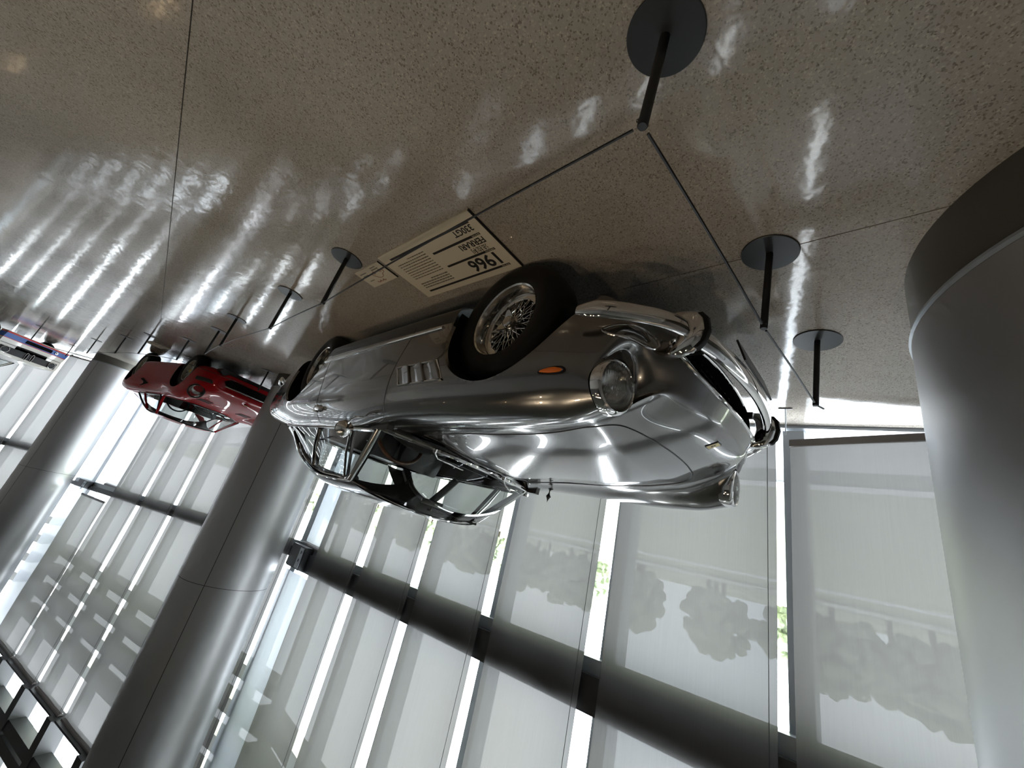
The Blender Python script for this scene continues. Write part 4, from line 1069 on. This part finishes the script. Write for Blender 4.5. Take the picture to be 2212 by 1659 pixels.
WHITE_POS = (-17.1, 4.95, 0); WHITE_ROT = math.radians(-42)
# ------------------------------------------------------------------ building
PG = Vector((.74, -1.48, 0)); AZA = math.radians(178)
MA = bay_matrix(PG, AZA)
PBG = Vector((-5.98, -1.26, 0)); AZB = math.radians(161.5)
MBB = bay_matrix(PBG, AZB)
PCG = Vector((-15.1, 1.75, 0)); AZC = math.radians(146)
MCC = bay_matrix(PCG, AZC)
def clip(poly, p, n):
    """keep the part of a polygon where (q-p).n >= 0"""
    out = []
    for i in range(len(poly)):
        a, b = poly[i], poly[(i+1) % len(poly)]
        da = (a[0]-p[0])*n[0]+(a[1]-p[1])*n[1]; db = (b[0]-p[0])*n[0]+(b[1]-p[1])*n[1]
        if da >= 0: out.append(a)
        if (da >= 0) != (db >= 0):
            t = da/(da-db); out.append((a[0]+(b[0]-a[0])*t, a[1]+(b[1]-a[1])*t))
    return out
def facade_clip(poly):
    for M, P in ((MA, PG), (MBB, PBG), (MCC, PCG)):
        n = M.col[1]; poly = clip(poly, (P.x-n[0]*.06, P.y-n[1]*.06), (n[0], n[1]))
        if len(poly) < 3: return None
    return poly
def build_floor():
    base = facade_clip([(-27, -8), (9.0, -8), (9.0, 15), (-27, 15)])
    fl = MB().prism(base, 'z', -.12, -.006).build('floor', 'joint_dark', smooth=False, kind='structure')
    ys = [-8, -1.40, .385, 2.16, 3.95, 5.75, 7.55, 9.35, 11.2, 13.1, 15]
    xs = [-27, -19.5, -14.6, -9.7, -4.88, 1.9 if False else 9.0]
    g = .0022
    for i in range(len(xs)-1):
        for j in range(len(ys)-1):
            x0, x1 = xs[i]+g, xs[i+1]-g; k = .030
            def Y(j, x): return ys[j]+(k*(x+2.2) if ys[j] == 2.16 else 0)
            p = [(x0, Y(j, x0)+g), (x1, Y(j, x1)+g), (x1, Y(j+1, x1)-g), (x0, Y(j+1, x0)-g)]
            p = facade_clip(p)
            if p: MB().prism(p, 'z', -.008, 0).build('slab', 'terrazzo', fl, smooth=False)
def build_room():
    z0, z1 = -.12, 8.9
    poly = [(-27.2, -9), (9.2, -9), (9.2, 15.2), (-27.2, 15.2)]
    for M, P in ((MA, PG), (MBB, PBG), (MCC, PCG)):
        n = M.col[1]; c = P+BV*8.9; poly = clip(poly, (c.x-n[0]*.35, c.y-n[1]*.35), (n[0], n[1]))
    MB().prism(poly, 'z', z1, z1+.2).build('ceiling', 'ceiling_dark', smooth=False, kind='structure')
    MB().box(-27.2, 9.2, 15.0, 15.2, z0, z1).build('wall_back', 'wall_dark', smooth=False, kind='structure')
    MB().box(9.0, 9.2, -1.9, 15.2, z0, z1).build('wall_right', 'wall_dark', smooth=False, kind='structure')
    MB().box(-27.2, -27.0, 9.0, 15.2, z0, z1).build('wall_left', 'wall_dark', smooth=False, kind='structure')
def hl_A(s): return 1.825+.031*s
def hu_A(s): return 2.150+.037*s
def hl_B(s): return 2.37+.033*s
def hu_B(s): return 2.62+.028*s
def hl_C(s): return 2.70+.02*s
def hu_C(s): return 2.92+.02*s
BAYS = [  # name, matrix, s0, s1, mullions, transom low/up, top
    ('window_1', MA, -9.0, 7.2, [-8.4, -7.2, -6.0, -4.8, -3.6, -2.4, -1.2, .0, 1.2, 2.4, 3.6, 4.8, 6.06], hl_A, hu_A),
    ('window_2', MBB, .1, 10.1, [.3, 1.6, 2.95, 4.42, 5.90, 7.45, 9.1], hl_B, hu_B),
    ('window_3', MCC, .9, 14.0, [1.0, 2.2, 3.8, 5.4, 7.0, 8.6, 10.2, 11.8, 13.4], hl_C, hu_C)]
HTOP = 6.28
def build_facade():
    for nm, M, s0, s1, mul, lo, up in BAYS:
        d0 = M.col[0][2]   # floor line slope in the bay frame
        def fh(s): return -s*d0/BV.z
        sill = MB(); sill.add([(s0, -.10, fh(s0)-.25), (s1, -.10, fh(s1)-.25), (s1, .06, fh(s1)-.25), (s0, .06, fh(s0)-.25), (s0, -.10, fh(s0)+.022), (s1, -.10, fh(s1)+.022), (s1, .06, fh(s1)+.022), (s0, .06, fh(s0)+.022)],
                              [(3, 2, 1, 0), (4, 5, 6, 7), (0, 1, 5, 4), (1, 2, 6, 5), (2, 3, 7, 6), (3, 0, 4, 7)])
        w = sill.build(nm, 'frame_metal', smooth=False, kind='structure'); w.matrix_world = M
        for s in mul:
            MB().box(s-.062, s+.062, -.12, .05, fh(s)+.04, 8.9).build('mullion', 'frame_metal', w, smooth=False)
        t = MB(); t.add([(s0, .0, lo(s0)), (s1, .0, lo(s1)), (s1, .12, lo(s1)), (s0, .12, lo(s0)), (s0, .0, up(s0)), (s1, .0, up(s1)), (s1, .12, up(s1)), (s0, .12, up(s0))],
                        [(3, 2, 1, 0), (4, 5, 6, 7), (0, 1, 5, 4), (1, 2, 6, 5), (2, 3, 7, 6), (3, 0, 4, 7)])
        t.build('transom', 'frame_metal', w, smooth=False)
        # inner flange of the transom (two-tone strip)
        t = MB(); t.add([(s0, .12, lo(s0)+.10), (s1, .12, lo(s1)+.10), (s1, .165, lo(s1)+.10), (s0, .165, lo(s0)+.10), (s0, .12, up(s0)), (s1, .12, up(s1)), (s1, .165, up(s1)), (s0, .165, up(s0))],
                        [(3, 2, 1, 0), (4, 5, 6, 7), (0, 1, 5, 4), (1, 2, 6, 5), (2, 3, 7, 6), (3, 0, 4, 7)])
        t.build('transom_flange', 'beam_metal', w, smooth=False)
        ed = [s0]+mul+[s1]
        for a, b in zip(ed[:-1], ed[1:]):
            if b-a < .25: continue
            a2, b2 = a+(.062 if a in mul else 0), b-(.062 if b in mul else 0)
            MB().add([(a2, -.03, fh(a2)+.02), (b2, -.03, fh(b2)+.02), (b2, -.03, lo(b2)), (a2, -.03, lo(a2))], [(0, 1, 2, 3)]).build('pane', 'window_glass', w, smooth=False, fixn=False)
            MB().add([(a2, -.03, up(a2)), (b2, -.03, up(b2)), (b2, -.03, 8.9), (a2, -.03, 8.9)], [(0, 1, 2, 3)]).build('pane', 'window_glass', w, smooth=False, fixn=False)
        # clerestory steelwork above the blinds
        for s in mul:
            MB().box(s-.11, s+.11, .06, .36, HTOP+.02, 8.9).build('clerestory_post', 'beam_metal', w, smooth=False)
        for h0, h1, y1 in ((HTOP+.02, HTOP+.05, .30), (6.80, 6.98, .34), (7.04, 7.20, .34), (7.75, 8.05, .34)):
            MB().box(s0, s1, .10, y1, h0, h1).build('clerestory_beam', 'beam_metal', w, smooth=False)
        # outside sun louvres
        for h in (4.46, 4.95, 5.44, 5.93):
            MB().box(s0, s1, -.62, -.34, h, h+.20).build('louvre_blade', 'louvre', w, smooth=False)
def column(label, c, r, sk_h, rz, zs):
    t = thing('column', label, 'column', (c[0], c[1], 0), 0, 'clad round columns')
    q = Vector((0, 0, 1)).rotation_difference(BV); t.rotation_mode = 'QUATERNION'; t.rotation_quaternion = q @ Quaternion((0, 0, 1), rz)
    MB().lathe([(r*.99, -.12), (r*.99, sk_h)], 96).build('skirting', 'skirting', t)
    MB().lathe([(r*.95, sk_h), (r*1.004, sk_h), (r*1.008, sk_h+.012), (r, sk_h+.022)], 96).build('lip_ring', 'frame_metal', t)
    # cladding panels with narrow joints
    lv = [sk_h+.02]+zs+[8.9]
    n = 3
    for a, b in zip(lv[:-1], lv[1:]):
        for k in range(n):
            a0 = 2*PI*k/n+.004/r; a1 = 2*PI*(k+1)/n-.004/r
            G = [[(r*math.cos(x), r*math.sin(x), h) for x in np.linspace(a0, a1, 33)] for h in (a+.003, b-.003)]
            MB().grid(G).build('cladding_panel', 'column_metal', t, fixn=False)
    MB().lathe([(r-.006, sk_h), (r-.006, 8.9)], 64).build('column_core', 'joint_dark', t)
def build_columns():
    column('broad grey metal column close by, in front of the coupe nose', (2.105, -.01), .735, .20, 1.15, [3.1])
    column('grey metal column rising behind the tail of the silver coupe', (-5.81, -.11), .565, .22, .62, [3.02])
    column('far grey metal column beyond the red sports car', (-14.75, 2.62), .54, .22, .75, [3.2])
def blind(name, M, s0, s1, hb0, hb1, y=.20, top=HTOP, m='blind_grey', label='', rail=True, cable=True, wav=.006, group='roller blinds along the glass wall', seed=0):
    rnd = random.Random(seed)
    ph = [rnd.uniform(0, 6.28) for _ in range(6)]
    G = []
    ns, nh = 14, 48
    for i in range(ns+1):
        u = i/ns; row = []
        for j in range(nh+1):
            v = j/nh; hb = hb0+(hb1-hb0)*u; h = hb+(top-hb)*v
            e = abs(2*u-1)**3
            yy = y+wav*math.sin(9*u+ph[0])*math.sin(3*v+ph[1])+e*.006*math.sin(5*v*2+ph[2])
            ss = s0+(s1-s0)*u+(.007*e*math.sin(4*v*2+ph[3]))*(1 if u > .5 else -1)
            row.append((ss, yy, h))
        G.append(row)
    t = MB().grid(G).mesh('fabric', fixn=False)
    o = link(name, t, m, None, label=label, cat='blind', group=group); o.matrix_world = M
    if rail:
        mb = MB(); mb.add([(s0, y-.012, hb0-.022), (s1, y-.012, hb1-.022), (s1, y+.014, hb1-.022), (s0, y+.014, hb0-.022), (s0, y-.012, hb0+.024), (s1, y-.012, hb1+.024), (s1, y+.014, hb1+.024), (s0, y+.014, hb0+.024)],
                          [(3, 2, 1, 0), (4, 5, 6, 7), (0, 1, 5, 4), (1, 2, 6, 5), (2, 3, 7, 6), (3, 0, 4, 7)])
        mb.build('bottom_rail', 'rail_grey', o, smooth=False)
    if cable:
        MB().tube([(s0+.04, y+.022, hb0-.16), (s0+.04, y+.022, top)], .0022, 5).build('guide_cable', 'beam_metal', o)
    MB().tube([(s0, y, top+.02), (s1, y, top+.02)], .04, 10).build('roller', 'rail_grey', o)
    return o
def build_blinds():
    A = [(-7.2, -6.1), (-6.0, -4.9), (-4.8, -3.7), (-3.6, -2.5), (-2.4, -1.28), (-1.2, .0), (.085, 1.17), (1.31, 2.27), (2.44, 3.46), (3.63, 4.72), (4.90, 6.15)]
    LA = ['sheer grey blind far right, past the broad column', 'sheer grey blind right of the broad column, second in', 'sheer grey blind right of the broad column, third in', 'sheer grey blind hidden mostly by the broad column', 'sheer grey blind passing behind the broad column',
          'sheer grey blind with tilted bottom rail next to the broad column', 'wide sheer grey blind behind the coupe nose with trees showing through', 'sheer grey blind behind the far headlamp of the silver coupe', 'sheer grey blind behind the windscreen of the silver coupe', 'sheer grey blind above the roof front of the silver coupe', 'sheer grey blind above the rear roof of the silver coupe']
    for k, ((a, b), l) in enumerate(zip(A, LA)):
        hb0, hb1 = (.10, .10)
        if b == .0: hb0, hb1 = .10, .185
        else: hb0, hb1 = .17-.045*a, .17-.045*b
        blind('roller_blind', MA, a, b, hb0, hb1, .20, HTOP, label=l, seed=k)
    blind('sheer_panel', MA, 6.20, 7.10, -.2, -.2, .10, 2.0, 'blind_white', 'narrow pale sheer panel between grey column and transom', cable=False, rail=True)
    blind('sheer_panel', MA, 6.20, 7.15, 2.44, 2.46, .16, HTOP, 'blind_white', 'pale gathered sheer panel above the transom beside grey column', cable=False, rail=False, wav=.02)
    B = [(.35, 1.55), (1.65, 2.90), (3.0, 4.30), (4.45, 5.76), (5.93, 7.35)]
    LB = ['sheer grey blind just left of the grey column behind the coupe tail', 'sheer grey blind second from the grey column behind the coupe', 'sheer grey blind behind the windscreen of the red sports car', 'sheer grey blind over the roof of the red sports car', 'sheer grey blind above the tail of the red sports car']
    for k, ((a, b), l) in enumerate(zip(B, LB)):
        blind('roller_blind', MBB, a, b, .12-.06*a, .12-.06*b, .20, HTOP, label=l, seed=20+k)
    blind('sheer_panel', MBB, 7.52, 8.30, -.25, -.25, .08, 2.60, 'blind_white', 'pale sheer panel with a bright strip beside the far column', cable=False)
    blind('sheer_panel', MBB, 8.98, 10.1, -.3, -.3, .08, HTOP, 'blind_white', 'tall pale sheer strip close against the far column', cable=False)
    blind('roller_blind', MBB, 7.42, 8.92, 2.98, 3.0, .20, HTOP, label='short grey blind above the transom beside the far column', seed=30)
    Cc = [(.95, 1.95), (2.1, 3.6), (3.75, 5.25), (5.4, 6.9), (7.0, 8.5), (8.6, 10.1), (10.2, 11.7)]
    for k, (a, b) in enumerate(Cc):
        blind('roller_blind', MCC, a, b, .12-.06*a, .12-.06*b, .20, HTOP, label=['sheer grey blind just beyond the far column above the white sedan', 'sheer grey blind over the white sedan', 'sheer grey blind left of the white sedan', 'fourth sheer grey blind beyond the far column', 'fifth sheer grey blind beyond the far column', 'sixth sheer grey blind beyond the far column', 'seventh and last sheer grey blind beyond the far column'][k], seed=40+k)
    # beam brackets where the transom meets the columns
    for M, s, lo, up, l in ((MA, 6.45, hl_A, hu_A, 'dark bolted steel bracket joining transom to nearer rear column'), (MBB, 8.85, hl_B, hu_B, 'dark bolted steel bracket joining transom to far column')):
        mb = MB().box(s, s+.55, .12, .26, lo(s)+.01, up(s)-.02)
        o = mb.build('beam_bracket', 'beam_metal', None, smooth=False, label=l, cat='bracket'); o.matrix_world = M
        MB().box(s+.02, s+.16, .26, .275, lo(s)+.03, up(s)-.04).build('bolt_plate', 'frame_metal', o, smooth=False)
        for k in (0, 1): MB().lathe([(.022, 0), (.022, .015), (0, .018)], 10, 'y', (s+.09, .275, lo(s)+.09+.12*k)).build('bolt', 'frame_metal', o)
def build_barriers():
    P = [(.993, 1.271), (1.019, .380), (1.060, -.305), (-1.080, 1.284), (-2.188, 1.322), (-3.79, 1.445), (-4.78, 1.475), (-6.38, 1.66), (-7.55, 2.115), (-8.95, 2.45), (-11.45, 3.0), (-6.05, .56), (-13.3, 4.12), (-15.2, 3.68)]
    L = ['low black stanchion nearest the viewer, at the barrier corner', 'low black stanchion in front of the silver coupe bumper', 'low black stanchion by the bright floor at the far front corner of the coupe', 'low black stanchion beside the small white card', 'low black stanchion beside the rear wheel of the silver coupe',
         'low black stanchion behind the silver coupe on the streaky shiny floor', 'low black stanchion at the rear end of the coupe barrier', 'low black stanchion before the front wheel of the red sports car', 'low black stanchion beside the placard of the red sports car', 'low black stanchion beside the tail of the red sports car', 'low black stanchion standing before the far column', 'low black stanchion at the nose of the red sports car beside the column', 'low black stanchion before the near front wheel of the white sedan', 'low black stanchion before the far front corner of the white sedan']
    post = MB().lathe([(0, .350), (.0105, .350), (.0125, .347), (.0125, .006)], 20).mesh('post')
    plate = MB().lathe([(0, .006), (.096, .006), (.098, .0045), (.098, 0), (0, 0)], 48).mesh('base_plate')
    eye = MB().tube([(.016, 0, .338), (.020, 0, .343), (.016, 0, .348), (.011, 0, .343)], .002, 6, closed=True).mesh('eyelet')
    for (x, y), l in zip(P, L):
        t = thing('stanchion', l, 'stanchion', (x, y, 0), random.uniform(0, 6), 'low black barrier stanchions')
        link('base_plate', plate, 'plate_paint', t); link('post', post, 'black_paint', t); link('eyelet', eye, 'black_paint', t)
    C = [(0, 1, 'black barrier cord along the front of the coupe, nearest run'), (1, 2, 'black barrier cord along the front of the coupe toward the window'), (0, 3, 'long black barrier cord crossing over the white placard'), (3, 4, 'black barrier cord beside the rear wing of the coupe'), (4, 5, 'black barrier cord running on past the coupe tail'), (5, 6, 'short black barrier cord at the rear end of the barrier'),
         (7, 8, 'black barrier cord before the red sports car door'), (8, 9, 'black barrier cord before the red sports car rear wheel'), (9, 10, 'black barrier cord toward the far column'), (7, 11, 'black barrier cord across the nose of the red sports car'), (12, 13, 'black barrier cord before the white sedan')]
    for a, b, l in C:
        p, q = Vector((*P[a], .343)), Vector((*P[b], .343)); n = 14; e = (q-p).normalized()*.025; p += e; q -= e
        sag = .008*(p-q).length
        pts = [tuple(p.lerp(q, i/n)-Vector((0, 0, sag*4*(i/n)*(1-i/n)))) for i in range(n+1)]
        MB().tube(pts, .0042, 6).build('barrier_cord', 'black_paint', label=l, cat='cord', group='barrier cords')
    e = Vector((*P[2], .343)); MB().tube([tuple(e+Vector((.006, -.0175, 0))), tuple(e+Vector((.02, -.06, -.004)))], .0042, 6).build('cord_end', 'black_paint', label='short loose cord end on the stanchion by the bright floor', cat='cord')
    # floor anchor of a blind cable
    a = MB().tube([(.80, -1.12, .004), (.72, -1.12, .004)], .004, 6); a.tube([(.76, -1.12, .004), (.755, -1.17, .05), (.75, -1.20, .16)], .004, 6)
    a.build('cable_anchor', 'frame_metal', label='small metal cable anchor on the floor under the blind', cat='anchor')
def flat_text(txt, size, x, y, z, parent, m, sx=1., al='LEFT', bold=0.):
    me = text_mesh(txt, size, 'lettering', .0004, al, bold)
    o = link('lettering', me, m, parent, loc=(x, y, z)); o.scale = (sx, 1, 1); return o
def build_placards():
    # board: viewer reads from +y, so local x = -world x
    W, H = .845, .405
    t = MB().bbox(-W/2, W/2, -H/2, H/2, 0, .012, .0015).build('placard', 'board_cream', label='large cream floor placard with bold 1966 and black bars', cat='placard', smooth=False)
    t.location = (-.415, .968, 0); t.rotation_euler = (0, 0, PI-math.radians(2.3))
    z = .0126
    MB().box(-W/2-.006, -W/2, -H/2, H/2, .0005, .0115).build('edge_strip', 'print_black', t, smooth=False)
    def bar(x0, x1, y0, h=.014): MB().box(x0, x1, y0, y0+h, .012, z).build('printed_bar', 'print_black', t, smooth=False)
    bar(-.375, .345, .150); bar(-.375, .01, .030); bar(-.375, .01, -.080); bar(-.375, .345, -.160)
    flat_text('1966', .118, -.368, .056, z, t, 'print_black', 1.02, bold=.022)
    flat_text('法拉利', .040, -.352, -.006, z, t, 'print_black')
    flat_text('FERRARI', .054, -.372, -.054, z, t, 'print_black', .95, bold=.015)
    flat_text('330GT', .054, -.372, -.139, z, t, 'print_black', .95, bold=.015)
    for y, s in ((.153, '年份/YEAR'), (.033, '品牌/BRAND'), (-.077, '型号/TYPE')):
        flat_text(s, .012, -.372, y, z+.0004, t, 'board_cream')
    rnd = random.Random(3)
    for k in range(4+9):
        y = .118-k*.0185-(.012 if k >= 4 else 0)
        if y < -.135: break
        x = .055; end = .345 if k not in (3, 12) else .22
        ln = MB()
        while x < end:
            w = rnd.uniform(.010, .028)
            ln.box(x, min(x+w, end), y, y+(.0085 if k < 4 else .006), .012, z); x += w+.005
        ln.build('text_line', 'print_grey', t, smooth=False)
    # small card
    c = MB().bbox(-.155, .155, -.078, .078, 0, .008, .001).build('info_card', 'board_cream', label='small cream card with a line-drawn car beside the big placard', cat='placard', smooth=False)
    c.location = (-1.035, 1.095, 0); c.rotation_euler = (0, 0, PI-math.radians(2.0))
    MB().box(-.161, -.155, -.078, .078, .0005, .0075).build('edge_strip', 'print_black', c, smooth=False)
    z = .0086
    out = spl(np.array([(-.115, -.022), (-.118, -.005), (-.085, .006), (-.060, .026), (-.025, .026), (.0, .008), (.012, -.004), (.012, -.022)]), 6)
    MB().tube([(p[0], p[1], z) for p in out], .0016, 4).build('car_outline', 'print_red', c)
    for x in (-.09, -.018): MB().tube([(x+.011*math.cos(a), -.022+.011*math.sin(a), z) for a in np.linspace(0, 2*PI, 17)[:-1]], .0016, 4, closed=True).build('wheel_outline', 'print_red', c)
    wv = [(-.05+.012*k, .052+.008*math.sin(k*2.2), z) for k in range(9)]
    MB().tube([tuple(p) for p in spl(np.array(wv), 4)], .0022, 4).build('script_mark', 'print_red', c)
    for y, x0, x1, h in ((-.048, -.10, -.02, .010), (-.064, -.09, -.03, .007), (-.03, .055, .12, .010), (-.05, .05, .125, .007), (.02, .06, .11, .007)):
        ln = MB(); x = x0
        while x < x1: ln.box(x, min(x+.012, x1), y, y+h, .008, z); x += .016
        ln.build('text_line', 'print_grey', c, smooth=False)
    # placard of the red car
    r = MB().bbox(-.25, .25, -.125, .125, 0, .012, .0015).build('placard', 'board_cream', label='cream floor placard lying beside the red sports car', cat='placard', smooth=False)
    r.location = (-8.25, 1.98, 0); r.rotation_euler = (0, 0, PI-math.radians(14.5))
    for y in (.085, .02, -.045, -.10): MB().box(-.22, .21 if abs(y) > .06 else 0, y, y+.010, .012, .0126).build('printed_bar', 'print_black', r, smooth=False)
def build_lamps():
    k = 0
    spots = [(-.2, 3.3), (1.1, 3.0), (2.2, 3.2), (-1.8, 3.4), (-4.0, 3.8), (.4, 4.7), (-2.0, 5.0), (-7.6, 4.6), (-13.0, 7.2)]
    names = ['first', 'second', 'third', 'fourth', 'fifth', 'sixth', 'seventh', 'eighth', 'ninth', 'tenth', 'eleventh', 'twelfth', 'thirteenth']
    for (x, y), nn in zip(spots, names):
        z = 5.4
        t = thing('spotlight', 'black ceiling spotlight with warm lamp, %s along the hall' % nn, 'lamp', (x, y, z), 0, 'warm spotlights hung overhead')
        MB().lathe([(.0, .16), (.055, .16), (.06, .0), (.055, -.01), (.05, .0)], 20).build('housing', 'lamp_housing', t)
        MB().lathe([(0, .004), (.049, .004)], 20).build('lamp_disc', 'lamp_emit', t)
        MB().tube([(0, 0, .16), (0, 0, 3.5)], .008, 6).build('suspension_rod', 'lamp_housing', t)
        li = bpy.data.lights.new('spot_bulb', 'SPOT'); li.energy = LAMP_W; li.color = (1, .80, .56); li.spot_size = math.radians(75); li.spot_blend = .7; li.shadow_soft_size = .045
        o = bpy.data.objects.new('spot_bulb', li); COL.objects.link(o); o.parent = t; o.location = (0, 0, -.02)
        d = Vector((x*.9-.1, y-2.1, 0))-Vector((x, y, z)); o.rotation_mode = 'QUATERNION'; o.rotation_quaternion = d.to_track_quat('-Z', 'Y')
LAMP_W = 42
# ------------------------------------------------------------------ outside, in the frame of the first bay (negative y is outdoors)
def build_outside():
    def out(name, mb, m, parent=None, smooth=False, **k):
        o = mb.build(name, m, parent, smooth=smooth, **k)
        if parent is None: o.matrix_world = MA
        return o
    out('terrace', MB().box(-60, 60, -1.45, -.10, -.30, -.10), 'paving', kind='structure')
    out('gutter', MB().box(-60, 60, -2.15, -1.45, -.34, -.16), 'asphalt', kind='structure')
    k = MB()
    root = out('kerb', MB().box(-60, 60, -2.40, -2.15, -.36, -.14), 'white_paint', kind='structure')
    out('lawn', MB().box(-160, 160, -200, -2.40, -.40, -.20), 'grass', kind='structure')
    out('path', MB().box(-160, 160, -23.5, -21.5, -.21, -.195), 'paving', kind='structure')
    f = out('guard_rail', MB().box(-70, 70, -27.06, -26.94, .10, .30), 'white_paint', label='long white guard rail across the lawn outside', cat='rail')
    for i in range(36): MB().box(-70+i*4-.05, -70+i*4+.05, -27.15, -27.06, -.2, .28).build('post', 'white_paint', f, smooth=False)
    # trees
    rnd = random.Random(11)
    protos = []
    for q in range(4):
        mb = MB()
        for c in range(60):
            a = rnd.uniform(0, 6.28); zz = rnd.uniform(.9, 4.3); mx = 1.75*math.sqrt(max(.05, 1-((zz-2.3)/2.3)**2)); rr = mx*math.sqrt(rnd.uniform(.1, 1))
            R = rnd.uniform(.28, .55)
            bm = bmesh.new(); bmesh.ops.create_icosphere(bm, subdivisions=2, radius=R)
            for v in bm.verts: v.co *= 1+rnd.uniform(-.22, .22)
            bm.verts.index_update(); mb.add([(v.co.x+rr*math.cos(a), v.co.y+rr*math.sin(a), v.co.z+zz) for v in bm.verts], [[v.index for v in fc.verts] for fc in bm.faces]); bm.free()
        protos.append(mb.mesh('crown', angle=20))
    trunk = MB().tube([(0, 0, -.3), (.03, 0, .8), (0, .04, 1.6), (.02, .02, 2.4)], [.16, .13, .11, .07], 8).mesh('trunk')
    W = ['round', 'broad', 'tall', 'bushy']
    n = 0
    for i in range(60):
        r_ = i % 3; s = -44+(i//3)*6.7+r_*2.23+rnd.uniform(-.2, .2); y = -32-r_*5.8-rnd.uniform(0, .5)
        kx = rnd.randrange(4); sc = rnd.uniform(1.0, 1.08)*(1+.05*r_)
        o = thing('tree', ('leafy green tree in the near row just beyond the white rail', 'leafy green tree in the middle row beyond the white rail', 'leafy green tree in the back row beyond the white rail')[r_], 'tree', group='rows of trees outside')
        o.matrix_world = MA @ Matrix.Translation((s, y, -.2)) @ Matrix.Rotation(rnd.uniform(0, 6.28), 4, 'Z') @ Matrix.Scale(sc*1.12, 4)
        link('crown', protos[kx], 'leaves', o); link('trunk', trunk, 'bark', o)
    # far buildings
    def tower(s, y, w, d, h, m, label):
        b = MB().box(-w/2, w/2, -d/2, d/2, -1, h).build('far_building', m, smooth=False, label=label, cat='building'); b.matrix_world = MA @ Matrix.Translation((s, y, 0))
        win = MB().box(-.6, .6, 0, .12, 0, 1.5).mesh('window', smooth=False)
        for fl in range(int(h//3)):
            for q in range(int(w//3)):
                link('window', win, 'far_glass', b, loc=(-w/2+1.6+q*3, d/2, 1+fl*3))
    tower(-14, -110, 10, 10, 13, 'far_wall', 'brownish brick building showing above the trees near the column')
    tower(-28, -120, 11, 10, 15, 'far_pale', 'pale building beyond the trees beside the brick one')
    tower(10, -130, 9, 10, 12, 'far_wall', 'brown building beyond the trees behind the coupe nose')
# ------------------------------------------------------------------ build
build_floor(); build_room(); build_facade(); build_columns(); build_blinds(); build_outside()
build_coupe(); build_red(); build_white()
build_barriers(); build_placards(); build_lamps()
